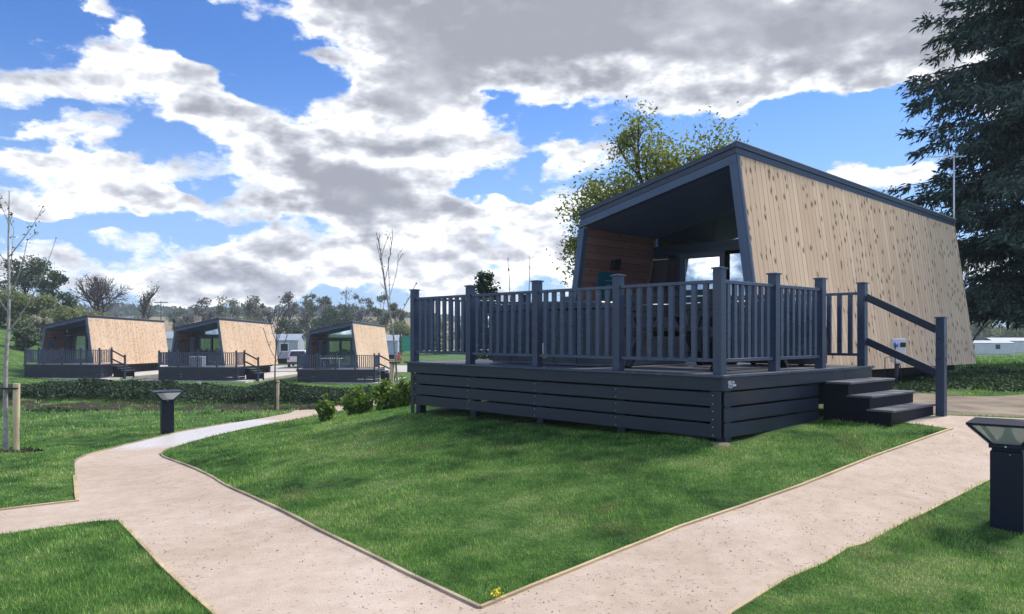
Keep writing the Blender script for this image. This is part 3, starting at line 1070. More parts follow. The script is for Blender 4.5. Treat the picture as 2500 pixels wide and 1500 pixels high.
    door = dr.build('glazed_door', M['roof'], root)
    MB().box(-4.384 - hx, -3.658 - hx, -.020, -.008, .20, 1.89).build('pane', M['glass'], door)
    door.location = (hx, gy0 - .002, 0)
    door.rotation_euler = (0, 0, R(5.5))
    for a, b2 in ((5.33, 4.672), (3.474, 2.80), (2.62, 2.02)):
        MB().box(-a, -b2, gy0 + .03, gy0 + .042, .092, 1.93).build('pane', M['glass'], gl)
    # upper gable pane
    up = [(-5.17, 2.192), (-2.08, 2.192), (-2.10, roof_z(-2.10, YG) - .302), (-5.17, roof_z(-5.17, YG) - .302)]
    v = [(x, gy0 + .03, z) for x, z in up] + [(x, gy0 + .045, z) for x, z in up]
    MB().add(v, [(0, 1, 2, 3), (7, 6, 5, 4), (0, 4, 5, 1), (1, 5, 6, 2), (2, 6, 7, 3), (3, 7, 4, 0)]).build('pane', M['glass'], gl)
    # curtains with folds
    def curtain(x0, x1, z0, z1, tie=0.0):
        n = 14
        v, f = [], []
        for j, z in enumerate(np.linspace(z0, z1, 9)):
            s = 1 - tie * math.sin(math.pi * min(1, (z1 - z) / (z1 - z0) * .9)) if tie else 1
            for i in range(n + 1):
                x = x0 + (x1 - x0) * i / n * s
                v.append((x, YG + .085 + .022 * math.sin(i * 2.1), z))
        for j in range(8):
            for i in range(n):
                k = j * (n + 1) + i
                f.append((k, k + 1, k + n + 2, k + n + 1))
        MB().add(v, f).build('curtain', M['curtain'], root)
    curtain(-5.32, -4.90, .1, 1.95, .22)
    curtain(-4.40, -4.24, .1, 1.90, .1)
    if bright_curtains:
        curtain(-4.84, -4.70, .1, 1.9)
        curtain(-4.22, -3.66, .1, 1.88)
    # underframe and piers, with an added box blackening the gap below
    MB().box(-5.35, -1.95, 3.9, 13.1, -.42, -.21).box(-4.9, -2.35, 4.0, 12.9, -1.2, -.42).build('underframe_and_shade_box', M['black'], root)
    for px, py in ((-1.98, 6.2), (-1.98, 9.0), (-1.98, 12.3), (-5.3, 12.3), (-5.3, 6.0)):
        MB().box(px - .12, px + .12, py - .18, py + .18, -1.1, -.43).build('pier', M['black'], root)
    # porch lamp and sign on the left inner wall
    def on_wall(y, z, out):
        return lodge_wall_x(-1, z, 0) + .124 + out
    lm = MB()
    yl, zl_ = 4.61, 1.77
    for (dy, w_, h0, h1, d) in ((-.045, .05, -.10, .09, .10), (.055, .02, -.09, .11, .11)):
        q = []
        for z in (zl_ + h0, zl_ + h1):
            q.append([(on_wall(yl, z, 0), yl + dy - w_, z), (on_wall(yl, z, d), yl + dy - w_, z), (on_wall(yl, z, d), yl + dy + w_, z), (on_wall(yl, z, 0), yl + dy + w_, z)])
        lm.hexa(q[0], q[1])
    lm.build('porch_lamp', M['black'], root)
    sg = MB()
    y_a, y_b = 4.18, 4.66
    q = []
    for z in (1.12, 1.62):
        q.append([(on_wall(0, z, .0), y_a, z), (on_wall(0, z, .015), y_a, z), (on_wall(0, z, .015), y_b, z), (on_wall(0, z, .0), y_b, z)])
    s_o = sg.hexa(q[0], q[1]).build('sign', M['teal'], root)
    ink = MB()
    for zc, ya, yb in ((1.55, 4.48, 4.62), (1.46, 4.38, 4.62), (1.37, 4.44, 4.58)):
        q = []
        for z in (zc - .012, zc + .012):
            q.append([(on_wall(0, z, .016), ya, z), (on_wall(0, z, .0175), ya, z), (on_wall(0, z, .0175), yb, z), (on_wall(0, z, .016), yb, z)])
        ink.hexa(q[0], q[1])
    ink.build('lettering', M['pale_ink'], s_o)
    return root


# ------------------------------------------------------------------ raised deck with railings
def rail_panel(root, p, q, n, big=True):
    """railing between two post faces"""
    p, q = Vector((*p, 0)), Vector((*q, 0))
    d = (q - p).normalized()
    a, b2 = p + d * .052, q - d * .052
    up = Vector((0, 0, 1))
    mb = MB()
    mb.bar(a + up * .972, b2 + up * .972, .062, .036)
    pan = mb.build('handrail', M['rail_metal'], root, bevel=.003)
    MB().bar(a + up * .148, b2 + up * .148, .046, .036).build('bottom_rail', M['rail_metal'], pan, bevel=.003)
    L = (b2 - a).length
    me = None
    for i in range(n):
        c = a + d * (L * (i + .75) / (n + .5))
        s = d.cross(up) * .018
        w = d * .029
        m_ = MB().hexa([c - w - s + up * .167, c + w - s + up * .167, c + w + s + up * .167, c - w + s + up * .167],
                       [c - w - s + up * .9535, c + w - s + up * .9535, c + w + s + up * .9535, c - w + s + up * .9535])
        m_.build('baluster', M['rail_metal'], pan)
    return pan


def post(root, x, y, z0=0.002, z1=1.10):
    h = .0505
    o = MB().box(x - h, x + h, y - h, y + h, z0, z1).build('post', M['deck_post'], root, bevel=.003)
    c = MB()
    c.hexa([(x - .064, y - .064, z1 + .001), (x + .064, y - .064, z1 + .001), (x + .064, y + .064, z1 + .001), (x - .064, y + .064, z1 + .001)],
           [(x - .064, y - .064, z1 + .016), (x + .064, y - .064, z1 + .016), (x + .064, y + .064, z1 + .016), (x - .064, y + .064, z1 + .016)])
    c.hexa([(x - .062, y - .062, z1 + .0165), (x + .062, y - .062, z1 + .0165), (x + .062, y + .062, z1 + .0165), (x - .062, y + .062, z1 + .0165)],
           [(x - .03, y - .03, z1 + .024), (x + .03, y - .03, z1 + .024), (x + .03, y + .03, z1 + .024), (x - .03, y + .03, z1 + .024)])
    c.build('post_cap', M['rail_metal'], o)
    return o


def make_deck(name, label, group, side_bays, depth, stair, rail_y, nslat, ret, ground=-.60, main=False, legs=-1.0):
    root = empty(name, label, 'deck', group=group)
    W_ = 5.412
    bx = MB()
    # deck boards with narrow gaps
    nb = int((depth + .08) / .145)
    y = -.095
    while y < depth:
        y2 = min(y + .141, depth + .02)
        bx.box(-W_ - .105, .105, y, y2, -.024, 0.0)
        y += .145
    bx.build('deck_boards', M['deck_board'], root)
    fa = MB()
    fa.box(-W_ - .085, .085, -.085, -.063, -.165, -.0255)
    fa.box(.063, .085, -.0625, depth, -.165, -.0255)
    fa.box(-W_ - .085, -W_ - .063, -.0625, depth, -.165, -.0255)
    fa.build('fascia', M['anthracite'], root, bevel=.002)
    nose = MB()
    nose.box(-W_ - .12, .12, -.118, -.096, -.026, .002)
    nose.box(.106, .120, -.0955, depth, -.026, .002)
    nose.build('nosing', M['rail_metal'], root, bevel=.003)
    sk = MB()
    skr = MB()
    skl = MB()
    for i in range(nslat):
        z1 = -.187 - i * .164
        z0 = z1 - .142
        sk.box(-W_ + .0, .010, -.046, -.022, z0, z1)
        skr.box(.024, .046, .012, stair[0] - .06, z0, z1)
        skl.box(-W_ - .046, -W_ - .024, .012, depth, z0, z1)
    zb = -.187 - nslat * .164 + .022
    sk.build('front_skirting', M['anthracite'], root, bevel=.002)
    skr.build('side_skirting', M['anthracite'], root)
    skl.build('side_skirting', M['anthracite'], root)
    MB().box(-.072, .050, -.062, -.0465, zb, -.168).build('corner_board', M['anthracite'], root, bevel=.002)
    MB().box(-W_ - .02, -W_ + .06, -.062, -.0465, zb - .22, -.168).build('corner_board', M['anthracite'], root, bevel=.002)
    MB().box(-W_ + .05, -.3, .40, .44, -.50, -.17).box(-.34, -.30, .44, depth - .1, -.50, -.17).build('gap_shade_boards', M['black'], root)  # black boards added to darken the view between the skirting slats
    if main:
        for xx in (-1.353, -2.706, -4.06, -.04, -5.33):
            for i in range(nslat):
                for dz in (-.028, -.114):
                    z = -.187 - i * .164 + dz
                    yb_ = -.0475 if xx not in (-.04, -5.33) else -.0635
                    MB().box(xx - .004, xx + .004, yb_, yb_ + .0015, z - .004, z + .004).build('screw', M['screw'], root)
    # substructure
    sb = MB()
    y = .1
    while y < depth:
        sb.box(-W_ + .02, 0.0, y, y + .05, -.165, -.03)
        y += .42
    sb.build('joists', M['black'], root)
    for xx in (-.02, -1.353, -2.706, -4.06, -W_ + .02):
        for yy in (.05, depth - .15):
            MB().box(xx - .055, xx + .055, yy, yy + .11, legs, -.17).build('leg', M['anthracite'], root)
    # posts and panels
    xs = [-i * W_ / 4 for i in range(5)]
    for x in xs:
        post(root, x, 0)
    for a, b2 in zip(xs, xs[1:]):
        rail_panel(root, (a, 0), (b2, 0), 8)
    ys = [0]
    for s_ in side_bays:
        ys.append(ys[-1] + s_)
        post(root, 0, ys[-1])
        rail_panel(root, (0, ys[-2]), (0, ys[-1]), 7 if main else 6)
    yl = [0]
    nl = max(2, round((depth - .1) / 1.15))
    for i in range(nl):
        yl.append((depth - .08) * (i + 1) / nl)
        post(root, xs[-1], yl[-1])
        rail_panel(root, (xs[-1], yl[-2]), (xs[-1], yl[-1]), 7)
    if rail_y > ys[-1] + .1:
        post(root, 0, rail_y)
    if ret:
        rail_panel(root, (0, rail_y), (-ret, rail_y), 9)
    # steps
    y0, y1 = stair
    for i, xf in enumerate((.41, .66, .90)):
        z = -.15 * (i + 1)
        sp = MB()
        sp.box(xf - .29, xf + .015, y0 - .03, y1 + .03, z - .025, z)
        stp = sp.build('step', M['deck_board'], root, bevel=.003)
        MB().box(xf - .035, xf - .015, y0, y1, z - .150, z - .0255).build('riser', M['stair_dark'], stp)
    for yy in (y0 - .028, y1 + .006):
        stg = MB()
        for i, (xa, xb) in enumerate(((.09, .395), (.3955, .645), (.6455, .885))):
            stg.box(xa, xb, yy, yy + .022, ground - .08, -.15 * (i + 1) - .026)
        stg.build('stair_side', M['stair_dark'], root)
    # stair handrail
    post(root, .977, rail_y, ground - .1, .62)
    for za, zb2 in ((.94, .46), (.354, -.083)):
        hr = MB()
        p, q = Vector((.052, rail_y, za - .02)), Vector((.925, rail_y, zb2 + .02))
        hr.bar(p, q, .036, .095)
        hr.build('stair_handrail', M['anthracite'], root, bevel=.003)
    if main:
        # house number on the end of the side fascia, right of the corner post
        num = MB()
        X0 = .0865
        def blk(ya, yb, za, zb_):
            num.box(X0 - .001, X0 + .0012, ya, yb, za, zb_)
        y_, s_ = .025, 1.0
        blk(y_ + .010, y_ + .022, -.135, -.060)           # 1
        num.add([(X0, y_ - .004, -.078), (X0, y_ + .012, -.060), (X0, y_ + .012, -.074), (X0, y_ - .001, -.086)], [(0, 1, 2, 3)])
        blk(y_ + .030, y_ + .038, -.100, -.064)           # 9
        blk(y_ + .052, y_ + .061, -.130, -.064)
        blk(y_ + .038, y_ + .052, -.072, -.062)
        blk(y_ + .038, y_ + .052, -.102, -.093)
        blk(y_ + .034, y_ + .061, -.138, -.1305)
        blk(y_ + .074, y_ + .078, -.140, -.058)           # bar
        yy = y_ + .090
        blk(yy, yy + .006, -.092, -.066); blk(yy + .006, yy + .024, -.072, -.066); blk(yy + .018, yy + .030, -.086, -.0725); blk(yy + .010, yy + .024, -.092, -.0865)
        for k, (a, b2) in enumerate(((0, .012), (.015, .024), (.027, .033), (.037, .047))):
            blk(yy + a * 1.3, yy + b2 * 1.3, -.122, -.100)
        num.build('house_number', M['white_ink'], root)
    return root


# ---- the near lodge and deck
TH = -math.atan2(.735, .678)
A0 = Vector((2.16, 8.10, -0.42))
near_lodge = make_lodge('lodge', 'large near wedge-shaped lodge clad in pale knotty larch with open dark porch', 'wedge shaped holiday lodges')
near_lodge.location = A0
near_lodge.rotation_euler = (0, 0, TH)
near_deck = make_deck('deck', 'large near dark grey deck with baluster railing and steps before the closest lodge', 'raised decks in front of the lodges',
                      [1.12, 1.13], 3.56, (2.17, 3.43), 3.46, 3, 1.50, main=True, legs=-.86)
near_deck.location = A0
near_deck.rotation_euler = (0, 0, TH)


def loc2w(x, y, z=0.0):
    return A0 + Matrix.Rotation(TH, 3, 'Z') @ Vector((x, y, z))


# TV aerial on the back edge of the near lodge
ae = MB()
xa, ya = -2.06, 13.42
ae.tube([(xa, ya, 2.2), (xa, ya, 4.72)], .020, 8)
mast = ae.build('aerial_mast', M['alu'], near_lodge, smooth=True)
an = MB()
d_ = Vector((-.72, -.69, 0))
c0 = Vector((xa, ya, 4.70))
an.bar(c0 - d_ * .28, c0 + d_ * .62, .018, .018)
for i in range(9):
    c_ = c0 + d_ * (-.22 + i * .1)
    s_ = Vector((.69, -.72, 0)) * (.17 - .006 * i)
    an.bar(c_ - s_, c_ + s_, .008, .008)
an.build('aerial', M['alu'], mast)
for zz in (2.35, 2.75):
    MB().box(xa - .03, xa + .03, 13.335, 13.40, zz, zz + .04).build('bracket', M['alu'], mast)

# ---- three far lodges, each with its own raised deck
FAR = [((-27.56, 52.0, -2.02), -7.0, -.80, 'left-hand far lodge by the willows with pale curtains drawn behind its doors', 'far dark deck under the left-hand lodge with drawn pale curtains', True),
       ((-18.5, 52.2, -2.20), -5.2, -.50, 'middle one of three far lodges, dark doorway, behind the thin staked sapling', 'far dark deck of the middle lodge with a white utility post before it', False),
       ((-9.5, 53.7, -2.42), -4.6, -.30, 'right-hand far lodge nearest the near deck, with white car parked behind', 'far dark deck of the right-hand lodge above the leafy shrubs', False)]
far_deck = None
far_plain = None
for i, (loc, deg, dx, lab, dlab, cur) in enumerate(FAR):
    if cur:
        L_ = make_lodge('lodge', lab, 'wedge shaped holiday lodges', True)
    else:
        L_ = copy_tree(near_lodge)
        for ch in [c_ for c_ in L_.children if c_.name.startswith('aerial')]:
            for g_c in list(ch.children):
                bpy.data.objects.remove(g_c)
            bpy.data.objects.remove(ch)
        L_['label'] = lab
    if far_deck is None:
        far_deck = make_deck('deck', dlab, 'raised decks in front of the lodges', [1.28], 2.62, (1.36, 2.48), 1.28, 5, 0, ground=-.93, legs=-1.1)
        Dk = far_deck
    else:
        Dk = copy_tree(far_deck)
        Dk['label'] = dlab
    Dk.location = loc
    Dk.rotation_euler = (0, 0, R(deg))
    off = Matrix.Rotation(R(deg), 3, 'Z') @ Vector((dx, -1.0, 0))
    L_.location = Vector(loc) + off
    L_.rotation_euler = (0, 0, R(deg))
    # concrete base
    gx = Matrix.Rotation(R(deg), 3, 'Z') @ Vector((-2.6, 1.0, 0)) + Vector(loc)
    cb = MB().box(-6.9, .8, -.35, 12.4, -1.25, -.905).build('concrete_base', M['concrete'])
    cb.location = loc
    cb.rotation_euler = (0, 0, R(deg))
    tag(cb, ['pale concrete base slab beneath the left-hand far lodge', 'pale concrete base slab beneath the middle far lodge', 'pale concrete base slab beneath the right-hand far lodge'][i], 'base slab', 'base slabs under the far lodges')

# small concrete footing at the near corner leg
fp = MB()
fp.add([(-.16, -.22, 0), (.10, -.26, 0), (.22, -.05, 0), (.12, .12, 0), (-.14, .08, 0), (-.13, -.16, .05), (.07, -.19, .055), (.15, -.03, .05), (.08, .08, .05), (-.10, .05, .05)],
       [(0, 1, 6, 5), (1, 2, 7, 6), (2, 3, 8, 7), (3, 4, 9, 8), (4, 0, 5, 9), (5, 6, 7, 8, 9)])
fp = fp.build('footing_slab', M['soil'])
fp.scale = (.55, .6, .6)
p_ = loc2w(.02, .02)
fp.location = (p_.x, p_.y, H1(p_.x, p_.y) - .02)
fp.rotation_euler = (0, 0, TH)
tag(fp, 'small pale concrete footing at the near corner of the closest deck', 'footing')

# ------------------------------------------------------------------ things on the near deck
def on_deck(o, x, y, rz=0.0, z=0.003):
    o.location = loc2w(x, y, z)
    o.rotation_euler = (0, 0, TH + rz)
    return o


tub = empty('hot_tub', 'boxy grey hot tub with flat cover behind the deck railing', 'hot tub')
cb = MB()
for (a, b2, c_, d_2) in ((-1.08, 1.08, -.95, -.93), (-1.08, 1.08, .93, .95), (-1.08, -1.06, -.929, .929), (1.06, 1.08, -.929, .929)):
    for k in range(5):
        cb.box(a, b2, c_, d_2, .04 + k * .14, .175 + k * .14)
cab = cb.build('cabinet', M['tub_grey'], tub)
g_m = MB()
for k in range(6):
    x = -1.085 + k * .425
    g_m.box(x, x + .045, -.963, -.9505, .04, .74)
g_m.build('cabinet_trim', M['rail_metal'], tub)
MB().box(-1.05, 1.05, -.925, .925, .01, .745).build('tub_shell', M['soffit'], tub)
cv = MB()
cv.hexa([(-1.10, -.97, .748), (-.005, -.97, .748), (-.005, .97, .748), (-1.10, .97, .748)], [(-1.10, -.97, .84), (-.005, -.97, .87), (-.005, .97, .87), (-1.10, .97, .84)])
cv.hexa([(.005, -.97, .748), (1.10, -.97, .748), (1.10, .97, .748), (.005, .97, .748)], [(.005, -.97, .87), (1.10, -.97, .84), (1.10, .97, .84), (.005, .97, .87)])
cvo = cv.build('cover', M['tub_grey'], tub, bevel=.015)
pp = MB()
pp.tube([(-1.10, -.972, .765), (1.10, -.972, .765)], .010, 6)
pp.build('piping', M['rail_metal'], cvo)
stk = MB().box(.02, .11, -.966, -.964, .10, .30).build('sticker', M['white_ink'], tub)
MB().box(.03, .10, -.9675, -.9665, .10, .17).build('warning_mark', M['yellow_flower'], stk)
on_deck(tub, -3.10, 1.42)

pic = empty('picnic_bench', 'dark slatted picnic bench with high backrests and slanted legs by the corner railing', 'bench')
for s in (-1, 1):
    bk = MB()
    for k in range(4):
        bk.box(-.72, .72, s * .80 - .012, s * .80 + .012, .625 + k * .08, .690 + k * .08)
    bk.build('backrest', M['grey_plastic'], pic)
    MB().box(-.74, .74, s * .74 - .10, s * .74 - .005, .46, .50).box(-.74, .74, s * .74 - .22, s * .74 - .115, .46, .50).build('seat', M['grey_plastic'], pic)
tp = MB()
for k in range(6):
    tp.box(-.78, .78, -.37 + k * .125, -.26 + k * .125, .70, .735)
tp.build('tabletop', M['grey_plastic'], pic)
for sx in (-.62, .62):
    lg = MB()
    for s in (-1, 1):
        lg.bar((sx, s * .25, .69), (sx, s * .80, .01), .05, .09, up=(1, 0, 0))
        lg.bar((sx + .052, s * .60, .455), (sx + .052, s * .80, .92), .045, .06, up=(1, 0, 0))
    lg.bar((sx - .052, -.76, .43), (sx - .052, .76, .43), .045, .08)
    lg.build('leg_frame', M['grey_plastic'], pic)
on_deck(pic, -1.02, 1.32)

bq = empty('covered_barbecue', 'barbecue under a black fabric cover behind the right-hand side railing', 'barbecue')
cvr = MB()
v, f = [], []
prof = [(.56, .40, .03), (.55, .39, .35), (.52, .37, .70), (.50, .35, .80), (.30, .22, .87)]
n = 20
for (a, b2, z) in prof:
    for j in range(n):
        t_ = 2 * math.pi * j / n
        cx, sx = math.cos(t_), math.sin(t_)
        sq = 1 / max(abs(cx), abs(sx)) ** .75
        rr = 1 + .03 * math.sin(j * 2.7 + z * 4) * (1 - z)
        v.append((a * cx * sq * .92 * rr, b2 * sx * sq * .92 * rr, z))
for i in range(len(prof) - 1):
    for j in range(n):
        f.append((i * n + j, i * n + (j + 1) % n, (i + 1) * n + (j + 1) % n, (i + 1) * n + j))
f.append(tuple((len(prof) - 1) * n + j for j in range(n)))
cvr.add(v, f).build('fabric_cover', M['fabric_black'], bq, smooth=True)
wh = MB()
for sx in (-.35, .35):
    wh.tube([(sx - .02, -.2, .05), (sx + .02, -.2, .05)], .05, 12)
wh.build('wheels', M['rubber'], bq)
on_deck(bq, -.78, 2.82)

ph = empty('covered_heater', 'tall pointed black cover standing between the bench and the lodge porch', 'patio heater')
v, f = [], []
prof = [(.26, .02), (.25, .5), (.24, .85), (.15, 1.0), (.03, 1.12)]
for (a, z) in prof:
    for j in range(12):
        t_ = 2 * math.pi * j / 12
        rr = a * (1 + .06 * math.sin(j * 3.1 + z * 3))
        v.append((rr * math.cos(t_), rr * math.sin(t_), z))
for i in range(len(prof) - 1):
    for j in range(12):
        f.append((i * 12 + j, i * 12 + (j + 1) % 12, (i + 1) * 12 + (j + 1) % 12, (i + 1) * 12 + j))
f.append(tuple(48 + j for j in range(12)))
MB().add(v, f).build('fabric_cover', M['fabric_black'], ph, smooth=True)
MB().tube([(0, 0, .002), (0, 0, .03)], .24, 20).build('base', M['rubber'], ph)
on_deck(ph, -1.62, 2.55)

# ------------------------------------------------------------------ electric hook-up beside the near lodge
pw = empty('hookup_pedestal', 'white electric hook-up box with blue plug beside the near lodge wall', 'electric box')
MB().box(-.115, .115, -.075, .075, .52, .93).build('housing', M['white_pvc'], pw, bevel=.012)
MB().hexa([(-.12, -.08, .931), (.12, -.08, .931), (.12, .08, .931), (-.12, .08, .931)], [(-.10, -.06, .965), (.10, -.06, .965), (.10, .06, .965), (-.10, .06, .965)]).build('lid', M['white_pvc'], pw)
MB().box(.01, .105, -.088, -.076, .80, .885).build('meter_window', M['dark_glass'], pw)
pl = MB()
pl.tube([(-.06, -.078, .85), (-.075, -.13, .84)], .040, 12)
pl.tube([(-.075, -.13, .84), (-.10, -.17, .825)], [.034, .026], 12)
plo = pl.build('plug', M['blue_plug'], pw, smooth=True)
MB().tube([(-.10, -.17, .82), (-.115, -.19, .78), (-.10, -.15, .45), (-.12, -.10, .15), (-.14, -.02, .0)], .010, 6).build('cable', M['rubber'], plo)
MB().tube([(-.03, 0, -.15), (-.035, 0, .25), (-.01, 0, .50)], .036, 8).build('duct', M['purple_pipe'], pw)
MB().tube([(.06, 0, -.15), (.055, -.02, .25), (.03, 0, .50)], .008, 6).tube([(-.22, .05, .0), (-.21, .05, .6), (-.12, .03, .62)], .008, 6).build('cable', M['rubber'], pw)
qx, qy = 2.16 + .735 * 7.8 - .678 * 1.2, 8.1 + .678 * 7.8 + .735 * 1.2
pw.location = (qx, qy, -1.03)
pw.rotation_euler = (0, 0, R(-8))


# ------------------------------------------------------------------ bollard lights
def make_bollard(label, group='square bollard lights beside the paths'):
    o = empty('bollard_light', label, 'bollard light', group=group)
    MB().box(-.108, .108, -.108, .108, -.03, .585).box(-.098, .098, -.098, .098, .5855, .607).box(-.116, .116, -.116, .116, .6075, .640).build('body', M['bollard'], o, bevel=.004)
    MB().box(.02, .026, -.1105, -.1085, .560, .566).box(-.010, .002, -.1175, -.1162, .617, .629).build('bolt', M['screw'], o)
    for sx in (-1, 1):
        for sy in (-1, 1):
            MB().bar((sx * .100, sy * .100, .640), (sx * .232, sy * .232, .786), .022, .022).build('strut', M['bollard'], o)
    hp = MB()
    hp.hexa([(-.25, -.25, .785), (.25, -.25, .785), (.25, .25, .785), (-.25, .25, .785)], [(-.25, -.25, .803), (.25, -.25, .803), (.25, .25, .803), (-.25, .25, .803)])
    hp.hexa([(-.245, -.245, .8032), (.245, -.245, .8032), (.245, .245, .8032), (-.245, .245, .8032)], [(-.06, -.06, .822), (.06, -.06, .822), (.06, .06, .822), (-.06, .06, .822)])
    hp.build('top_plate', M['bollard'], o)
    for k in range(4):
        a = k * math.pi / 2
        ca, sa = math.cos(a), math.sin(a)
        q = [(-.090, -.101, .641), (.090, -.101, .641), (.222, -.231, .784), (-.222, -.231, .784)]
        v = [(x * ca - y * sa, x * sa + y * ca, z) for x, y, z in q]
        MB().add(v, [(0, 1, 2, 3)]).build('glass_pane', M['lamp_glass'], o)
    n = 20
    v, f = [], []
    prof = [(.082, .642), (.062, .665), (.038, .70), (.026, .745), (.022, .784)]
    for rr, z in prof:
        v += [(rr * math.cos(2 * math.pi * j / n), rr * math.sin(2 * math.pi * j / n), z) for j in range(n)]
    for i in range(len(prof) - 1):
        for j in range(n):
            f.append((i * n + j, i * n + (j + 1) % n, (i + 1) * n + (j + 1) % n, (i + 1) * n + j))
    MB().add(v, f).build('reflector_cone', M['silver'], o, smooth=True)
    return o


b1 = make_bollard('near dark bollard light with glass head at the right edge of the lawn')
bx_, by_ = (2461 - 1250) / 1900 * 5.98, 5.98
b1.location = (bx_, by_, H1(bx_, by_))
b1.rotation_euler = (0, 0, R(-38))
b2_ = copy_tree(b1)
b2_['label'] = 'far dark bollard light with glass head beside the left path bend'
bx_, by_ = ground_at(408, 1059)
b2_.location = (bx_, by_, H1(bx_, by_))
b2_.rotation_euler = (0, 0, R(32))

# ------------------------------------------------------------------ vegetation
def rot_about(v, axis, ang):
    return Matrix.Rotation(ang, 3, axis) @ v


def skeleton(seed, length, radius, levels, nchild, spread, ratio, upward=0.1, wobble=0.12, first=0.35, dir0=(0, 0, 1), taper=0.6, nseg=5, pos0=(0, 0, 0)):
    """tapering limbs; returns frustum segments and twig tips with directions"""
    g = random.Random(seed)
    segs, tips = [], []

    def grow(p, d, L, r, lv):
        n = nseg if lv == 0 else max(2, nseg - lv)
        pts = [p.copy()]
        rad = [r]
        for i in range(n):
            d = (d + Vector((g.gauss(0, wobble), g.gauss(0, wobble), g.gauss(0, wobble) + upward * (0.3 if lv else 0.1)))).normalized()
            p = p + d * (L / n)
            pts.append(p.copy())
            rad.append(r * (1 - (1 - (taper if lv < levels else .25)) * (i + 1) / n))
        for i in range(n):
            segs.append((pts[i], pts[i + 1], rad[i], rad[i + 1]))
        if lv >= levels:
            tips.append((pts[-1], d, r))
            if n > 2:
                tips.append((pts[-2], d, r))
            return
        k = nchild[lv] if isinstance(nchild, (list, tuple)) else nchild
        for j in range(k):
            f = first + (1 - first) * (j + g.random() * .8) / k if lv == 0 else .25 + .75 * (j + g.random()) / k
            f = min(f, 1.0) * n
            i = min(int(f), n - 1)
            q = pts[i].lerp(pts[i + 1], f - i)
            rr = rad[i] * .62
            ax = d.orthogonal().normalized()
            ax = rot_about(ax, d, (j * 2.4 + g.random() * 1.2))
            nd = rot_about(d, ax, R(spread + g.uniform(-14, 14)))
            nd = (nd + Vector((0, 0, upward))).normalized()
            grow(q, nd, L * (ratio[lv] if isinstance(ratio, (list, tuple)) else ratio) * g.uniform(.75, 1.15) * (1.0 - .35 * (f / n if lv == 0 else 0)), rr, lv + 1)
        grow(pts[-1], d, L * .45, rad[-1], lv + 1)
    grow(Vector(pos0), Vector(dir0).normalized(), length, radius, 0)
    return segs, tips


def limb_mesh(name, segs, m, parent=None, n=5, minr=0.0):
    P0_ = np.array([s[0] for s in segs], float)
    P1_ = np.array([s[1] for s in segs], float)
    r0 = np.maximum(np.array([s[2] for s in segs]), minr)
    r1 = np.maximum(np.array([s[3] for s in segs]), minr)
    d = P1_ - P0_
    d /= np.linalg.norm(d, axis=1)[:, None] + 1e-9
    ref = np.where(np.abs(d[:, 2:3]) < .9, np.array([[0, 0, 1.0]]), np.array([[0, 1.0, 0]]))
    a = np.cross(d, ref)
    a /= np.linalg.norm(a, axis=1)[:, None]
    b_ = np.cross(d, a)
    v = []
    for P_, r_ in ((P0_, r0), (P1_, r1)):
        for j in range(n):
            t_ = 2 * math.pi * j / n
            v.append(P_ + (a * math.cos(t_) + b_ * math.sin(t_)) * r_[:, None])
    v = np.stack(v, 1).reshape(-1, 3)
    base = (np.arange(len(segs)) * 2 * n)[:, None]
    f = np.concatenate([base + np.array([[j, (j + 1) % n, n + (j + 1) % n, n + j]]) for j in range(n)])
    return np_mesh(name, v, f, m, parent, smooth=True)


def leaf_mesh(name, pts, size, m, parent=None, seed=0, flat=0.0, long=1.0):
    """one small bent quad per leaf point"""
    g = np.random.default_rng(seed)
    pts = np.asarray(pts, float)
    n = len(pts)
    s = size * (0.6 + 0.8 * g.random(n))
    u = g.normal(size=(n, 3))
    u[:, 2] *= (1 - flat)
    u /= np.linalg.norm(u, axis=1)[:, None]
    w = np.cross(u, g.normal(size=(n, 3)))
    w /= np.linalg.norm(w, axis=1)[:, None]
    su, sw = (s * long)[:, None], (s * .55)[:, None]
    nn = np.cross(u, w) * (s * .18)[:, None]
    v = np.stack([pts - u * su / 2, pts + w * sw / 2 + nn, pts + u * su / 2, pts - w * sw / 2 + nn], 1).reshape(-1, 3)
    return np_mesh(name, v, np.arange(len(v)).reshape(-1, 4), m, parent)


def tree(name, label, cat, loc, segs, tips, leaves, lsize, sigma, mb, ml, group=None, seed=0, minr=0.0, trunk_n=5, scale=1.0):
    root = empty(name, label, cat, loc, group=group)
    limb_mesh('trunk', segs, mb, root, n=trunk_n, minr=minr)
    if leaves:
        g = np.random.default_rng(seed)
        T = np.array([t_[0] for t_ in tips])
        idx = g.integers(0, len(T), leaves)
        # some clumps fuller than others
        wgt = g.random(len(T)) ** 1.2
        idx = g.choice(len(T), leaves, p=wgt / wgt.sum())
        pts = T[idx] + g.normal(0, sigma, (leaves, 3)) * (0.4 + 1.1 * g.random(len(T)))[idx][:, None]
        leaf_mesh('crown', pts, lsize, ml, root, seed)
    root.scale = (scale,) * 3
    return root


# --- broadleaf tree in young leaf behind the near lodge
segs, tips = skeleton(11, 4.3, .13, 3, [11, 6, 4], 50, [.60, .55, .55], upward=.16, first=.25, wobble=.10)
tree('deciduous_tree', 'airy tree in young yellow-green leaf rising behind the near lodge roof', 'tree', (4.9, 23.0, H1(4.9, 23.0)), segs, tips, 36000, .100, .23, M['bark'], M['leaf_spring'], seed=3, minr=.009).scale = (1.12, 1.2, 1.04)

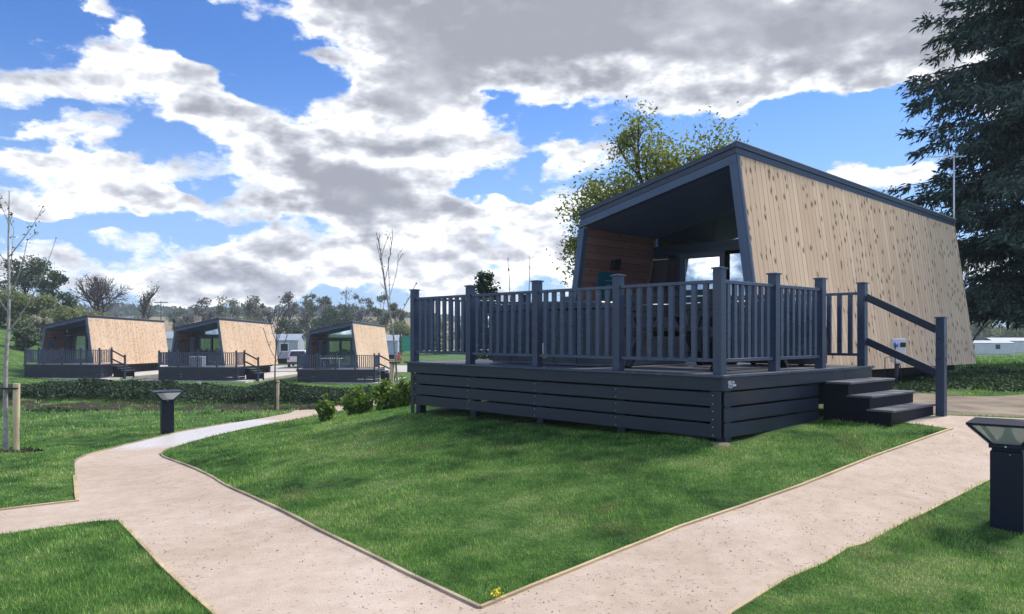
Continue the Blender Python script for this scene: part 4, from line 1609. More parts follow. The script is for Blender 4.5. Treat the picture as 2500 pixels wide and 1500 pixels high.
# --- the tall dark conifer at the right edge
def make_conifer(label, loc, height=15.5, seed=5):
    g = random.Random(seed)
    q = np.random.default_rng(seed)
    root = empty('conifer', label, 'tree', loc)
    segs = []
    prev = Vector((0, 0, 0))
    for i in range(12):
        nx = Vector((g.gauss(0, .05), g.gauss(0, .05), height * (i + 1) / 12))
        segs.append((prev, nx, .30 * (1 - i / 12.5), .30 * (1 - (i + 1) / 12.5)))
        prev = nx
    P_, Dn_ = [], []
    z = 1.6
    while z < height - .4:
        f = (z - 1.6) / (height - 1.6)
        prof = min(1.0, .50 + f * 2.1) * (1 - f) ** .55 if f < .35 else (1 - f) ** .72 * 1.12
        for k in range(5):
            a = g.random() * 6.283
            L = 4.9 * prof * g.uniform(.50, 1.06)
            if g.random() < .14:
                L *= 1.28
            d = Vector((math.cos(a), math.sin(a), g.uniform(-.10, .30)))
            p = Vector((0, 0, z + g.uniform(-.25, .25)))
            n = 9
            pts_ = [p]
            for i in range(n):
                s_ = i / n
                d2 = Vector((d.x, d.y, d.z - .55 * s_ + .50 * max(0, s_ - .6)))
                p = p + d2.normalized() * (L / n)
                pts_.append(p)
            for i in range(n):
                segs.append((pts_[i], pts_[i + 1], .045 * (1 - i / n) + .008, .045 * (1 - (i + 1) / n) + .008))
            # side sprays
            for i in range(2, n + 1):
                s_ = i / n
                reach = .85 * (1 - abs(s_ - .55)) * (.5 + L / 6)
                for side in (-1, 1, 0):
                    if side == 0 and i < n - 1:
                        sd_ = Vector((d.x * .3, d.y * .3, -.9))
                        rl = .30
                    else:
                        sd_ = Vector((d.x * .75 - side * d.y * .8, d.y * .75 + side * d.x * .8, g.uniform(-.45, .05)))
                        rl = reach * g.uniform(.5, 1.1)
                    m_ = int(7 + rl * 24)
                    tt = q.random(m_)
                    base = np.array(pts_[i]) + np.outer(tt * rl, np.array(sd_.normalized()))
                    base[:, 2] -= (tt * rl) ** 2 * .30
                    P_.append(base + q.normal(0, .035 + .03 * rl, (m_, 3)))
                    dd = np.tile(np.array(sd_.normalized()), (m_, 1)) + q.normal(0, .42, (m_, 3))
                    dd[:, 2] -= .42
                    Dn_.append(dd)
        z += .185 + .06 * f
    limb_mesh('trunk', segs, M['bark'], root, n=5)
    P_ = np.concatenate(P_)
    Dn_ = np.concatenate(Dn_)
    Dn_ /= np.linalg.norm(Dn_, axis=1)[:, None]
    n = len(P_)
    L = .14 + .15 * q.random(n)
    s_ = np.cross(Dn_, q.normal(size=(n, 3)))
    s_ /= np.linalg.norm(s_, axis=1)[:, None]
    w = (.018 + .020 * q.random(n))[:, None]
    v = np.stack([P_, P_ + Dn_ * (L * .45)[:, None] + s_ * w, P_ + Dn_ * L[:, None], P_ + Dn_ * (L * .45)[:, None] - s_ * w], 1).reshape(-1, 3)
    np_mesh('foliage', v, np.arange(len(v)).reshape(-1, 4), M['leaf_conifer'], root)
    return root


make_conifer('very tall dark conifer with drooping boughs filling the right edge', (15.3, 22.5, H1(15.3, 22.5)), 16.5)

# --- small conifer top behind the deck
def small_conifer(label, loc, height, rad, seed, name='conifer'):
    g = np.random.default_rng(seed)
    root = empty(name, label, 'tree', loc)
    limb_mesh('trunk', [(Vector((0, 0, 0)), Vector((0, 0, height * .98)), .12, .02)], M['bark'], root)
    P_ = []
    for k in range(60):
        a, z = g.random() * 6.28, height * (.3 + .66 * g.random())
        L = rad * (1 - (z / height) ** 2.4) * (.7 + .6 * g.random()) + .15
        m_ = 70
        t_ = g.random(m_) ** .7
        b_ = np.column_stack([np.cos(a) * L * t_, np.sin(a) * L * t_, z + L * t_ * .45]) + g.normal(0, .07, (m_, 3))
        P_.append(b_)
    leaf_mesh('foliage', np.concatenate(P_), .15, M['leaf_conifer_tip'], root, seed)
    return root


small_conifer('small dark conifer top showing above the railing left of the near lodge', (-1.05, 30.0, H1(-1.05, 30)), 4.9, .75, 4)

# --- bare tree right of the near lodge
segs, tips = skeleton(21, 2.6, .07, 3, [7, 4, 3], 30, [.75, .6, .6], upward=.22, first=.2, wobble=.12)
tree('bare_tree', 'small leafless tree between the near lodge corner and the tall conifer', 'tree', (17.6, 30.0, H1(17.6, 30)), segs, tips, 0, .1, .1, M['bark'], None, minr=.008, scale=1.0)


# --- young staked trees
def sapling(label, stake_label, px, py, height, seed, lean, mb, side=1, leaves=60, stake_h=1.08, dirty=True, low=.35, spread=34, minr=.005, Y=None, r0=.030, nb=9, stake_off=.11):
    if Y is None:
        x, y = ground_at(px, py)
    else:
        x, y = (px - 1250) / 1900 * Y, Y
    g = random.Random(seed)
    segs, tips = [], []
    p = Vector((0, 0, -.05))
    d = Vector((lean, 0, 1)).normalized()
    n = 12
    pts_ = [p]
    for i in range(n):
        d = (d + Vector((g.gauss(0, .025), g.gauss(0, .025), .02))).normalized()
        p = p + d * height / n
        pts_.append(p)
    rad = [r0 * (1 - .86 * i / n) for i in range(n + 1)]
    for i in range(n):
        segs.append((pts_[i], pts_[i + 1], rad[i], rad[i + 1]))
    for k in range(nb):
        f = (low + (.92 - low) * (k / nb) + g.uniform(-.02, .02)) * n
        i = min(int(f), n - 1)
        q = pts_[i].lerp(pts_[i + 1], f - i)
        a = k * 2.4 + g.random()
        s_ = math.sin(R(spread + g.uniform(-8, 12)))
        bd = Vector((math.cos(a) * s_, math.sin(a) * s_, math.sqrt(1 - s_ * s_)))
        L = height * (.34 - .22 * k / nb) * g.uniform(.8, 1.2)
        pp_ = q
        m_ = 6
        for j in range(m_):
            bd = (bd + Vector((g.gauss(0, .05), g.gauss(0, .05), .10))).normalized()
            np_ = pp_ + bd * L / m_
            r_ = rad[i] * .45
            segs.append((pp_, np_, r_ * (1 - j / m_ * .7), r_ * (1 - (j + 1) / m_ * .7)))
            pp_ = np_
            if j > 1:
                tips.append((np_, bd, .01))
                if g.random() < .5:
                    e = np_ + (bd + Vector((g.gauss(0, .6), g.gauss(0, .6), .2))).normalized() * L * .18
                    segs.append((np_, e, r_ * .4, r_ * .15))
                    tips.append((e, bd, .01))
    tips += [(pts_[-1], d, .01), (pts_[-2], d, .01)]
    root = empty('sapling', label, 'sapling', (x, y, H1(x, y)), group='young staked trees on the lawns')
    limb_mesh('trunk', segs, mb, root, n=6, minr=minr)
    if leaves:
        q = np.random.default_rng(seed)
        T = np.array([t_[0] for t_ in tips])
        pt = T[q.integers(0, len(T), leaves)] + q.normal(0, .03, (leaves, 3))
        leaf_mesh('foliage', pt, .05, M['leaf_dark'], root, seed)
    sx_ = x + stake_off * side
    st = empty('tree_stake', stake_label, 'stake', (sx_, y + .02, H1(sx_, y)), group='round timber tree stakes')
    s1 = MB().tube([(0, 0, -.1), (0.0, 0, stake_h * .5), (.006, 0, stake_h)], .052, 14)
    s1.build('post', M['stake'], st, smooth=False)
    MB().bar((-stake_off * side - .03 * side, -.02, stake_h * .93), (.05 * side, -.02, stake_h * .93), .13, .025, up=(0, 0, 1)).build('strap', M['rubber'], st)
    if dirty:
        q = np.random.default_rng(seed + 50)
        k = 260
        a = q.random(k) * 6.28
        rr = np.sqrt(q.random(k)) * .42
        X = x + .05 + np.cos(a) * rr * 1.3
        Y_ = y + np.sin(a) * rr * .6
        Z_ = H(X, Y_) + .012
        leaf_mesh('soil_crumbs', np.column_stack([X, Y_, Z_]), .05, M['soil_dark'], None, seed)
        o = bpy.data.objects[-1] if False else None
    return root


M['soil_dark'] = noise_mat('dark_soil', (0.03, 0.022, 0.016), (0.06, 0.045, 0.032), 9.0, 0.95)
_lm = leaf_mesh


def leaf_mesh_tagged(*a, **k):
    o = _lm(*a, **k)
    if a[0] == 'soil_crumbs':
        tag(o, 'dark loose soil scattered at the foot of a young tree', 'soil', kind='stuff')
    return o


leaf_mesh = leaf_mesh_tagged
sapling('tall bare sapling with grey trunk tied to the stake at the left edge', 'round timber stake holding the sapling at the left edge', 15, 1100, 4.35, 31, -.02, M['bark_pale'], 1, 90, low=.46, spread=30, r0=.048, nb=8, stake_off=.15)
sapling('thin dark sapling tied to the stake before the middle far lodge', 'slim timber stake holding the sapling before the middle far lodge', 671, 1001, 4.05, 32, .0, M['twig'], 1, 110, low=.42, spread=38, minr=.011, r0=.038, stake_off=.10)
sapling('slender white-barked sapling tied to a stake behind the leafy shrubs', 'timber stake standing behind the leafy shrubs beside the near deck', 973, 1000, 3.95, 33, -.02, M['bark_pale'], -1, 50, low=.45, spread=26, minr=.007, Y=17.4, dirty=False, r0=.030, stake_off=.155)
# two young tree tips beyond the deck
for lab, px, sd_ in (('thin young tree tip showing above the railing, left of a pair', 1246, 41), ('thin young tree tip showing above the railing, right of a pair', 1285, 42)):
    Yt = 24.0
    xt = (px - 1250) / 1900 * Yt
    s2, t2 = skeleton(sd_, 2.9, .025, 1, [7], 28, [.18], upward=.2, first=.5, wobble=.03)
    tree('young_tree', lab, 'sapling', (xt, Yt, H1(xt, Yt)), s2, t2, 90, .055, .03, M['bark'], M['leaf_dark'], group='young tree tips beyond the deck', minr=.008, seed=sd_)


# --- leafy shrubs at the corner of the near deck
def shrub(label, x, y, rad, h, seed, n=1500):
    g = np.random.default_rng(seed)
    root = empty('shrub', label, 'shrub', (x, y, H1(x, y)), group='leafy shrubs beside the near deck')
    P_, segs = [], []
    gr = random.Random(seed)
    for k in range(26):
        a, rr = gr.random() * 6.28, rad * math.sqrt(gr.random())
        top = Vector((math.cos(a) * rr * 1.05, math.sin(a) * rr * .9, h * (1 - .45 * (rr / rad) ** 2) * gr.uniform(.7, 1.12)))
        p0 = Vector((math.cos(a) * rr * .25, math.sin(a) * rr * .25, 0))
        mid_ = p0.lerp(top, .5) + Vector((gr.gauss(0, .03), gr.gauss(0, .03), .05))
        segs += [(p0, mid_, .012, .008), (mid_, top, .008, .004)]
        m_ = n // 26
        t_ = g.random(m_) ** .6
        b_ = np.array(p0) * (1 - t_)[:, None] + np.array(top) * t_[:, None]
        P_.append(b_ + g.normal(0, 1, (m_, 3)) * np.array([rad * .17, rad * .17, h * .06]))
    limb_mesh('stems', segs, M['bark'], root, n=4)
    P_ = np.concatenate(P_)
    P_[:, 2] = np.maximum(P_[:, 2], .03)
    leaf_mesh('foliage', P_, .062, M['leaf_shrub'], root, seed, long=1.35)


shrub('narrow leafy shrub standing apart at the left end of the row', -3.36, 14.0, .15, .46, 1, 900)
shrub('wide bright green shrub second in the row from the left', -2.88, 14.4, .25, .50, 2, 2200)
shrub('leafy shrub third in the row, pale new shoots on top', -2.36, 14.5, .29, .54, 3, 2400)
shrub('leafy shrub fourth in the row, touching the deck corner', -1.98, 14.2, .22, .52, 4, 1900)

# --- bramble band in the ditch
g = np.random.default_rng(77)
n = 70000
xx = -5.6 - 30 * g.random(n) ** 0.9
cy = 31.3 + .02 * xx + .5 * np.sin(xx * .35)
yy = cy + g.normal(0, .9, n)
lump = _vn(xx, yy, .42, 4)
den = np.clip(1 - ((yy - cy) / 2.3) ** 2, 0, 1)
zz = H(xx, yy)
lump2 = _vn(xx, yy, 1.3, 44)
htop = (0.10 + .52 * lump ** 1.5 + .28 * lump2 * lump) * den ** .5
keep = (den > .08) & (lump * .75 + .45 * lump2 > .42 + .40 * (1 - den))
z = zz + htop * (1 - (1 - g.random(n)) ** 1.6 * .9)
br = leaf_mesh('bramble_thicket', np.column_stack([xx, yy, z])[keep], .12, M['leaf_bramble'], None, 5)
tag(br, 'dark tangled bramble and ivy growing along the ditch', 'undergrowth', kind='stuff')
# weeds on the near rim of the ditch
n = 5000
xx = -5 - 20 * g.random(n)
yy = 21.9 + .02 * xx + g.normal(0, .6, n)
lump = _vn(xx, yy, .8, 14)
keep = lump > .55
zz = H(xx, yy)
wd = leaf_mesh('weeds', np.column_stack([xx, yy, zz + .02 + .22 * g.random(n) * (lump - .4)])[keep], .10, M['leaf_bramble'], None, 6)
tag(wd, 'low dark weeds scattered on the grass before the ditch', 'weeds', kind='stuff')
# ground cover behind the soil patch on the right
n = 16000
xx = 4.5 + 13 * g.random(n)
yy = 13.3 + 5.5 * g.random(n) ** 1.3
p2 = np.column_stack([xx, yy])
lump = _vn(xx, yy, .9, 24)
uu = (xx - 2.16) * .735 + (yy - 8.1) * .678
vv = -(xx - 2.16) * .678 + (yy - 8.1) * .735
keep = (lump > .30) & (vv < 1.7)
zz = H(xx, yy)
gc_ = leaf_mesh('ground_cover', np.column_stack([xx, yy, zz + .01 + .16 * g.random(n) * lump])[keep], .075, M['leaf_bramble'], None, 7)
tag(gc_, 'dark ivy and weeds growing behind the bare soil at the right', 'ground cover', kind='stuff')

# --- background trees
def lumpy_tree(name, label, cat, x, y, h, rad, seed, ml, n=2600, ls=.34, trunk_h=.3, group=None, bare=0.0, squash=1.0, z0=None, mb='bark'):
    """tree with limbs and an uneven crown of several leaf clumps"""
    g = random.Random(seed)
    q = np.random.default_rng(seed)
    root = empty(name, label, cat, (x, y, H1(x, y) - .1 if z0 is None else z0), group=group)
    segs = []
    P_ = []
    nb = 15
    tp_ = Vector((g.gauss(0, .1), g.gauss(0, .1), h * .62))
    segs.append((Vector((0, 0, 0)), Vector((tp_.x * .4, tp_.y * .4, h * .3)), h * .022, h * .017))
    segs.append((Vector((tp_.x * .4, tp_.y * .4, h * .3)), tp_, h * .017, h * .008))
    for k in range(nb):
        a = g.random() * 6.28
        zc = h * (trunk_h + (1 - trunk_h) * (.12 + .80 * g.random()))
        prof = math.sin(math.pi * min(1, max(.08, (zc / h - trunk_h * .7) / (1 - trunk_h * .7)))) ** .6
        rr = rad * prof * g.uniform(.15, .80)
        c_ = Vector((math.cos(a) * rr, math.sin(a) * rr, zc))
        b0 = Vector((0, 0, zc * g.uniform(.4, .75)))
        mid_ = b0.lerp(c_, .55) + Vector((0, 0, .04 * h))
        segs += [(b0, mid_, h * .008, h * .005), (mid_, c_, h * .005, h * .0022)]
        for _ in range(5):
            e = c_ + Vector((g.gauss(0, 1), g.gauss(0, 1), g.gauss(.3, .8))) * rad * .24
            segs.append((mid_.lerp(c_, g.random()), e, h * .003, h * .0012))
        m_ = n // nb
        sg_ = rad * g.uniform(.16, .30)
        d_3 = q.normal(0, 1, (m_, 3))
        d_3 *= (.75 + .25 * q.random(m_)[:, None]) / (np.linalg.norm(d_3, axis=1)[:, None] ** .35 + .2)
        P_.append(np.array(c_) + d_3 * np.array([sg_, sg_, sg_ * .8]))
    P_ = np.concatenate(P_)
    P_ = P_[P_[:, 2] > h * .05]
    P_[:, 2] *= h / P_[:, 2].max()
    limb_mesh('trunk', segs, M[mb], root, n=4)
    if bare < 1:
        leaf_mesh('crown', P_, ls, M[ml], root, seed)
    return root


def at_px(px, Y):
    return (px - 1250) / 1900 * Y


def ztop(py, Y):
    return (817 - py) / 1900 * Y


# row of trees behind the far lodges: (px, top py, distance, half width px, leaf material, words)
ROW = [(437, 752, 190, 34, 'leaf_far_green', 'round dark green tree above the field, between the left and middle far lodges'),
       (497, 726, 150, 30, 'leaf_purple', 'purplish budding tree just left of the middle far lodge roof peak'),
       (560, 722, 150, 40, 'leaf_far', 'olive tree standing above the middle far lodge roof peak'),
       (612, 722, 145, 36, 'leaf_far', 'olive tree above the right end of the middle far lodge'),
       (640, 742, 130, 26, 'leaf_purple', 'greyish twiggy tree left of the thin middle sapling'),
       (706, 712, 140, 30, 'leaf_purple', 'tall twiggy purplish tree right of the thin middle sapling'),
       (750, 716, 150, 34, 'leaf_far', 'tall loose olive tree above the white parked car'),
       (790, 722, 150, 30, 'leaf_far', 'loose olive tree left of the dark round evergreen'),
       (843, 706, 155, 40, 'leaf_purple', 'broad budding tree with the highest rounded top over the right-hand far lodge'),
       (884, 716, 150, 28, 'leaf_purple', 'twiggy tree right of the right-hand far lodge peak'),
       (930, 718, 140, 34, 'leaf_far', 'tall leafy tree behind the white-barked sapling'),
       (968, 740, 135, 30, 'leaf_far', 'leafy tree next to the left end of the near deck railing')]
for i, (px, py, Y, hw, ml, lab) in enumerate(ROW):
    x = at_px(px, Y)
    z0 = -3.2 if Y < 170 else H1(x, Y) - .5
    h = ztop(py, Y) - z0
    lumpy_tree('background_tree', lab, 'tree', x, Y, h, hw / 1900 * Y * 1.1, 100 + i, ml, 1500 if ml != 'leaf_purple' else 1000, .40, .30, 'trees behind the far lodges', z0=z0)
LOW = [(470, 765, 142, 40, 'leaf_purple', 'low purplish bush above the field behind the left and middle far lodges'),
       (540, 770, 128, 55, 'leaf_far', 'low dull green bush behind the middle far lodge roof'),
       (615, 768, 126, 50, 'leaf_far', 'low bush behind the right part of the middle far lodge roof'),
       (700, 768, 118, 42, 'leaf_far_green', 'low dark bush above the grey static caravan'),
       (820, 740, 120, 60, 'leaf_far_green', 'large dark green round evergreen above the right-hand far lodge'),
       (905, 770, 118, 45, 'leaf_far', 'low bush behind the right end of the right-hand far lodge'),
       (975, 782, 110, 40, 'leaf_willow', 'pale green bush left of the near deck corner post'),
       (1060, 772, 120, 55, 'leaf_far', 'low tree seen through the left end of the railing'),
       (1150, 782, 125, 60, 'leaf_far', 'low tree hidden behind the middle railing panels')]
for i, (px, py, Y, hw, ml, lab) in enumerate(LOW):
    x = at_px(px, Y)
    h = ztop(py, Y) + 3.2
    lumpy_tree('bush', lab, 'bush', x, Y, h, hw / 1900 * Y * 1.15, 140 + i, ml, 2600, .36, .03, 'bushes behind the far lodges', z0=-3.2)

# bare tree left and its neighbours
segs, tips = skeleton(61, 3.6, .26, 4, [7, 5, 4, 3], 46, [.95, .62, .6, .55], upward=.10, first=.35, wobble=.14, nseg=5)
xb = at_px(256, 92)
tree('bare_tree', 'broad leafless dark-twigged tree behind the left-hand far lodge', 'tree', (xb, 92, 0.6), segs, tips, 2600, .12, .25, M['twig'], M['leaf_purple'], minr=.022, seed=8, trunk_n=4)
segs, tips = skeleton(62, 3.2, .14, 3, [7, 4, 3], 32, [.6, .6, .6], upward=.18, first=.35, wobble=.1)
xb = at_px(350, 105)
tree('bare_tree', 'small faint leafless tree right of the broad leafless one', 'tree', (xb, 105, -.6), segs, tips, 900, .14, .25, M['twig'], M['leaf_far'], minr=.022, seed=9, trunk_n=4, scale=1.35)
LEFT = [(60, 622, 88, 85, 'leaf_dark', 4200, 'tall dark green leafy tree at the far left behind the willows'),
        (130, 660, 86, 50, 'leaf_dark', 3000, 'dark leafy tree with blossom below it, right of the tall one at far left'),
        (160, 712, 82, 34, 'leaf_dark', 2000, 'low dark leafy tree left of the broad leafless tree'),
        (0, 690, 72, 80, 'leaf_willow', 4000, 'pale willow bush at the left edge behind the sapling'),
        (90, 715, 74, 70, 'leaf_willow', 4500, 'pale willow bush left of the left-hand far lodge'),
        (165, 745, 72, 55, 'leaf_willow', 3800, 'pale willow bush behind the roof of the left-hand far lodge'),
        (215, 752, 80, 50, 'leaf_willow', 2600, 'low pale bush behind the left-hand far lodge roof peak'),
        (95, 770, 66, 38, 'leaf_blossom', 1800, 'small blossoming bush beside the left-hand far lodge'),
        (60, 800, 62, 36, 'leaf_dark', 2000, 'low dark bush on the bank left of the left-hand far lodge'),
        (270, 768, 100, 60, 'leaf_far', 2400, 'low brownish bush under the broad leafless tree'),
        (345, 768, 100, 50, 'leaf_far', 2200, 'low bush over the right part of the left-hand far lodge roof'),
        (-70, 690, 80, 90, 'leaf_dark', 2500, 'dark tree cut by the left edge')]
for i, (px, py, Y, hw, ml, n, lab) in enumerate(LEFT):
    x = at_px(px, Y)
    z0 = H1(x, Y) - .3
    h = max(1.5, ztop(py, Y) - z0)
    lumpy_tree('bush' if 'bush' in lab else 'leafy_tree', lab, 'bush' if 'bush' in lab else 'tree', x, Y, h, hw / 1900 * Y * 1.1, 200 + i, ml, n, .30, .06, 'trees and bushes at the far left', z0=z0)
# right side beyond the conifer
RGT = [(2392, 764, 150, 34, 'leaf_willow', 'pale green tree right of the near lodge corner beyond the caravans'),
       (2450, 754, 150, 46, 'leaf_willow', 'pale green tree above the right-hand white caravans'),
       (2520, 756, 150, 50, 'leaf_willow', 'pale green tree at the right edge above the caravans')]
for i, (px, py, Y, hw, ml, lab) in enumerate(RGT):
    x = at_px(px, Y)
    lumpy_tree('leafy_tree', lab, 'tree', x, Y, ztop(py, Y) + 3.4, hw / 1900 * Y * 1.2, 260 + i, ml, 2600, .45, .02, 'pale trees beyond the right-hand caravans', z0=-3.4)
# trees seen left of the frame in reflections and from a step aside
for i, (x, y, h) in enumerate(((-38, 12, 7), (-42, 24, 8))):
    pass

# wooded ridge on the skyline
n = 15000
g = np.random.default_rng(5)
xx = -420 + 700 * g.random(n)
yy = 380 + 60 * g.random(n)
hh = 1.5 + 4.5 * _vn(xx, yy * 0, .02, 3) + 2 * _vn(xx, yy * 0, .09, 8)
zz = H(xx, yy) + hh * g.random(n)
wo_ = leaf_mesh('distant_wood', np.column_stack([xx, yy, zz]), 3.2, M['leaf_far_green'], None, 9)
tag(wo_, 'dark wooded ridge on the skyline behind the field', 'wood', kind='stuff')


# ------------------------------------------------------------------ caravans, car, poles
def caravan(label, x, y, z, L, Wd, hw_, hr, wall, rz=0.0, windows=((.6, .9),), group='static caravans beyond the far lodges', gable_dark=False):
    o = empty('static_caravan', label, 'caravan', (x, y, z), R(rz), group)
    b = MB()
    b.box(-L, 0, 0, Wd, .45, hw_)
    b.add([(0, 0, hw_), (0, Wd, hw_), (0, Wd / 2, hr), (-.05, 0, hw_), (-.05, Wd, hw_), (-.05, Wd / 2, hr)], [(0, 1, 2), (5, 4, 3), (0, 3, 4, 1), (1, 4, 5, 2), (2, 5, 3, 0)])
    b.build('wall', M[wall], o)
    r_ = MB()
    for a, c_, za, zb_ in ((-.12, Wd / 2, hw_ - .04, hr + .02), (Wd / 2, Wd + .12, hr + .02, hw_ - .04)):
        r_.hexa([(-L - .1, a, za), (.14, a, za), (.14, c_, zb_), (-L - .1, c_, zb_)], [(-L - .1, a, za + .07), (.14, a, za + .07), (.14, c_, zb_ + .07), (-L - .1, c_, zb_ + .07)])
    r_.build('roof', M['caravan_roof'], o)
    MB().box(-.05, .015, -.015, .05, .45, hw_).build('corner_trim', M['white_pvc'], o)
    for f, w_ in windows:
        xc = -L * f
        fr = MB().box(xc - w_ / 2 - .1, xc + w_ / 2 + .1, -.03, -.002, 1.15, 2.1).build('window', M['white_pvc'], o)
        MB().box(xc - w_ / 2, xc + w_ / 2, -.045, -.031, 1.25, 2.0).build('pane', M['dark_glass'], fr)
    MB().box(-L + .3, -.3, .2, Wd - .2, -.1, .44).build('chassis', M['black'], o)
    wl = MB()
    for xx_ in (-L * .45, -L * .55):
        wl.tube([(xx_, .05, .26), (xx_, .25, .26)], .30, 12)
    wl.build('wheel', M['rubber'], o)
    return o


caravan('grey static caravan with white-framed window behind the parked white car', at_px(728, 82), 82, -2.98, 9.0, 3.3, 2.35, 2.95, 'caravan_grey', 4, ((.16, .75), (.62, .8)))
caravan('blue-grey static caravan left of the near deck corner post', at_px(971, 98), 98, -3.0, 10, 3.4, 2.2, 2.85, 'caravan_blue', 5, ((.6, .8),))
caravan('pale static caravan showing in the gap between left and middle far lodges', at_px(440, 84), 84, -2.9, 8, 3.3, 2.45, 3.1, 'caravan_wall', 3, ((.5, .8),))
caravan('white static caravan at the right edge beyond the near lodge', at_px(2476, 125), 125, -3.6, 9.6, 3.6, 2.2, 2.55, 'caravan_wall', 2, ((.28, .8), (.72, .8)))
caravan('white static caravan at the far right, behind its neighbour', at_px(2600, 133), 133, -3.6, 12.5, 3.6, 2.5, 2.95, 'caravan_wall', 2, ((.5, .8),))
gs = MB()
v = []
nn_ = 10
for j in range(nn_ + 1):
    v += [(j * .22, .05 * math.sin(j * 1.9), .0), (j * .22, .05 * math.sin(j * 1.9 + .5), 1.75)]
    v += [(j * .22, .05 * math.sin(j * 1.9) + .03, .0), (j * .22, .05 * math.sin(j * 1.9 + .5) + .03, 1.75)]
f = []
for j in range(nn_):
    k = j * 4
    f += [(k, k + 4, k + 5, k + 1), (k + 2, k + 3, k + 7, k + 6), (k + 1, k + 5, k + 7, k + 3), (k, k + 2, k + 6, k + 4)]
f += [(0, 1, 3, 2), (nn_ * 4, nn_ * 4 + 2, nn_ * 4 + 3, nn_ * 4 + 1)]
gso = MB().add(v, f).build('tarpaulin', M['green_sheet'])
gso.location = (at_px(981, 90), 90, -1.95)
tag(gso, 'green sheet hanging beside the blue-grey caravan, by the near deck corner', 'tarpaulin')
rp = MB()
rp.box(-.35, .35, -.15, .15, .02, .35).box(-.1, .1, -.1, .1, .351, .8)
rp.tube([(0, 0, .8), (0, 0, 1.0)], .16, 10)
rpo = rp.build('gas_bottle_trolley', M['red_plastic'])
rpo.location = (at_px(974, 88), 88, -3.0)
tag(rpo, 'small red gas bottle trolley standing before the blue-grey caravan', 'trolley')

# white estate car parked beyond the lodges, seen from the back
car = empty('parked_car', 'white estate car parked before the grey caravan, seen from behind', 'car', (at_px(722, 70), 70.5, -3.0), R(8))
b = MB()
b.hexa([(-.9, 0, .32), (.9, 0, .32), (.9, 4.4, .32), (-.9, 4.4, .32)], [(-.9, 0.05, .98), (.9, 0.05, .98), (.9, 4.4, .85), (-.9, 4.4, .85)])
b.hexa([(-.86, .06, .981), (.86, .06, .981), (.86, 3.2, .90), (-.86, 3.2, .90)], [(-.68, .42, 1.55), (.68, .42, 1.55), (.68, 2.4, 1.55), (-.68, 2.4, 1.55)])
b.build('body', M['white_pvc'], car, bevel=.05)
MB().hexa([(-.72, .075, 1.03), (.72, .075, 1.03), (.72, .20, 1.03), (-.72, .20, 1.03)], [(-.60, .33, 1.47), (.60, .33, 1.47), (.60, .42, 1.47), (-.60, .42, 1.47)]).build('rear_window', M['dark_glass'], car)
for s in (-1, 1):
    MB().box(s * .78 - .09, s * .78 + .09, -.02, .06, .70, .95).build('tail_light', M['red_plastic'], car)
    for yy_ in (.75, 3.5):
        MB().tube([(s * .74, yy_, .32), (s * .91, yy_, .32)], .32, 14).build('wheel', M['rubber'], car)
MB().box(-.26, .26, -.012, .0, .60, .72).build('number_plate', M['yellow_flower'], car)
MB().box(-.88, .88, -.06, .03, .34, .50).build('bumper', M['rubber'], car)

# dark lamp column above the field gap, and a wooden power pole
lc = empty('lamp_column', 'thin dark lamp column between the left and middle far lodges', 'street lamp', (at_px(425, 80), 80, -2.9))
MB().tube([(0, 0, 0), (0, 0, 4.1)], [.07, .045], 8).build('column', M['black'], lc)
MB().tube([(0, 0, 4.1), (0, 0, 4.22), (0, 0, 4.42), (0, 0, 4.5)], [.06, .17, .14, .03], 10).build('lantern', M['black'], lc)
pp_ = empty('power_pole', 'slim wooden power pole with crossbar above the left-hand far lodge roof end', 'power pole', (at_px(393, 150), 150, -1.5))
MB().tube([(0, 0, 0), (0, 0, 8.0)], [.12, .08], 6).build('pole', M['bark'], pp_)
MB().box(-1.3, 1.3, -.06, .06, 7.6, 7.75).build('crossbar', M['bark'], pp_)
# white utility marker on the far lawn
um = empty('utility_post', 'little white utility post on the grass before the middle far lodge', 'marker post')
ux, uy = ground_at(485, 942)
um.location = (ux, uy, H1(ux, uy))
MB().box(-.10, .10, -.06, .06, -.05, .22).build('body', M['white_pvc'], um, bevel=.01)
MB().box(-.12, .12, -.08, .08, .221, .245).build('lid', M['caravan_grey'], um)

# little flowers in the lawn
def flower(px, py, label, m_, n, rad, seed, h=.05):
    x, y = ground_at(px, py)
    g = np.random.default_rng(seed)
    o = empty('flower', label, 'flower', (x, y, H1(x, y)), group='small flowers in the lawns')
    v = g.normal(0, rad, (n, 3))
    v[:, 2] = h * (.5 + .7 * g.random(n))
    _lm('petals', v, rad * .75, m_, o, seed)
    st_ = MB()
    for k in range(min(n, 5)):
        st_.tube([(v[k][0] * .3, v[k][1] * .3, -.01), tuple(v[k])], .0018, 4)
    st_.build('stem', M['leaf_shrub'], o)


flower(1212, 1466, 'yellow wildflower near the lower tip of the lawn wedge', M['yellow_flower'], 46, .022, 1, .05)
for k, (px, py, lab) in enumerate([(2353, 1243, 'white flower left of the near bollard light'), (1326, 1186, 'tiny white daisy in the middle of the lawn'), (1747, 1132, 'tiny white daisy below the near deck corner'),
                                   (1187, 1434, 'pale daisy above the yellow wildflower'), (1584, 1213, 'pale daisy toward the right side of the lawn wedge'), (1302, 1412, 'pale daisy near the right edging of the lawn wedge'),
                                   (2362, 936, 'white flower in the weeds behind the step post'), (1013, 1119, 'tiny white daisy on the upper left of the lawn wedge')]):
    flower(px, py, lab, M['white_flower'], 5, .008, 10 + k, .045)


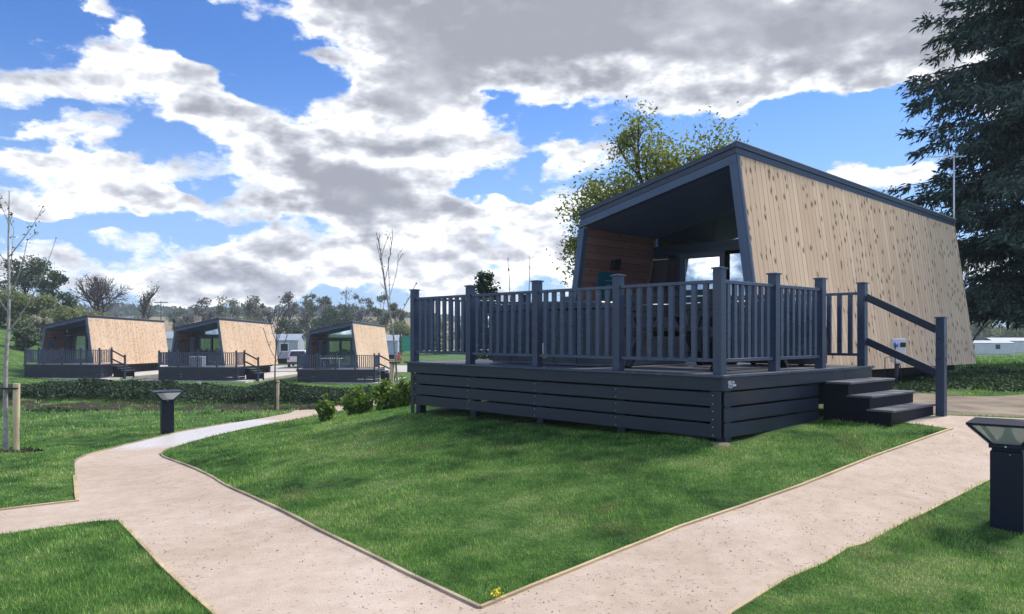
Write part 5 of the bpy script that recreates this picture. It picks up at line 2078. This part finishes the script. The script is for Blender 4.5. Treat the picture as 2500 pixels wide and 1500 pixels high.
# ------------------------------------------------------------------ things on the far decks
sb = empty('storage_box', 'pale grey storage box on the middle far deck, behind its railing', 'storage box')
MB().box(-.45, .45, -.30, .30, .03, .62).build('box_body', M['caravan_grey'], sb, bevel=.02)
MB().box(-.48, .48, -.33, .33, .621, .69).build('lid', M['caravan_wall'], sb, bevel=.015)
o_ = Vector((-18.5, 52.2, -2.198)) + Matrix.Rotation(R(-5.2), 3, 'Z') @ Vector((-3.2, 1.0, 0))
sb.location = o_
sb.rotation_euler = (0, 0, R(-5.2))
gt = empty('garden_table', 'pale garden table on the right-hand far deck, behind its railing', 'table')
MB().box(-.75, .75, -.38, .38, .70, .74).build('tabletop', M['caravan_wall'], gt, bevel=.01)
for sx in (-.66, .66):
    for sy in (-.30, .30):
        MB().box(sx - .03, sx + .03, sy - .03, sy + .03, .003, .698).build('leg', M['caravan_grey'], gt)
o_ = Vector((-9.5, 53.7, -2.418)) + Matrix.Rotation(R(-4.6), 3, 'Z') @ Vector((-3.4, 1.2, 0))
gt.location = o_
gt.rotation_euler = (0, 0, R(-4.6))

# loose grit and bits of leaf lying on the path
g = np.random.default_rng(90)
n = 9000
rr = 3.2 * (16 / 3.2) ** g.random(n)
a = R(45) * (g.random(n) * 2 - 1)
X, Y_ = rr * np.sin(a), rr * np.cos(a)
k_ = inside(PATH, X, Y_) & (_vn(X, Y_, 1.3, 12) > .3)
X, Y_ = X[k_], Y_[k_]
M['grit'] = leaf_mat('loose_grit', (0.16, 0.125, 0.10), (0.50, 0.43, 0.36), 0.0, rough=0.9, vary=5)
gr_ = leaf_mesh('loose_grit', np.column_stack([X, Y_, H(X, Y_) + .004]), .013, M['grit'], None, 91, flat=.9)
tag(gr_, 'loose small stones and leaf bits lying on the paths', 'grit', kind='stuff')

# ------------------------------------------------------------------ thin haze in the air
hz = MB().box(-460, 460, -40, 470, -6.5, 24.0)
m = bpy.data.materials.new('haze_air')
m.use_nodes = True
m.node_tree.nodes.clear()
pv = m.node_tree.nodes.new('ShaderNodeVolumePrincipled')
pv.inputs['Color'].default_value = (0.78, 0.86, 0.97, 1)
pv.inputs['Density'].default_value = 0.0006
ho = m.node_tree.nodes.new('ShaderNodeOutputMaterial')
m.node_tree.links.new(pv.outputs[0], ho.inputs[1])
hzo = hz.build('haze', m)
tag(hzo, 'thin pale haze softening the distant trees', 'haze', kind='stuff')
scene.cycles.volume_bounces = 0
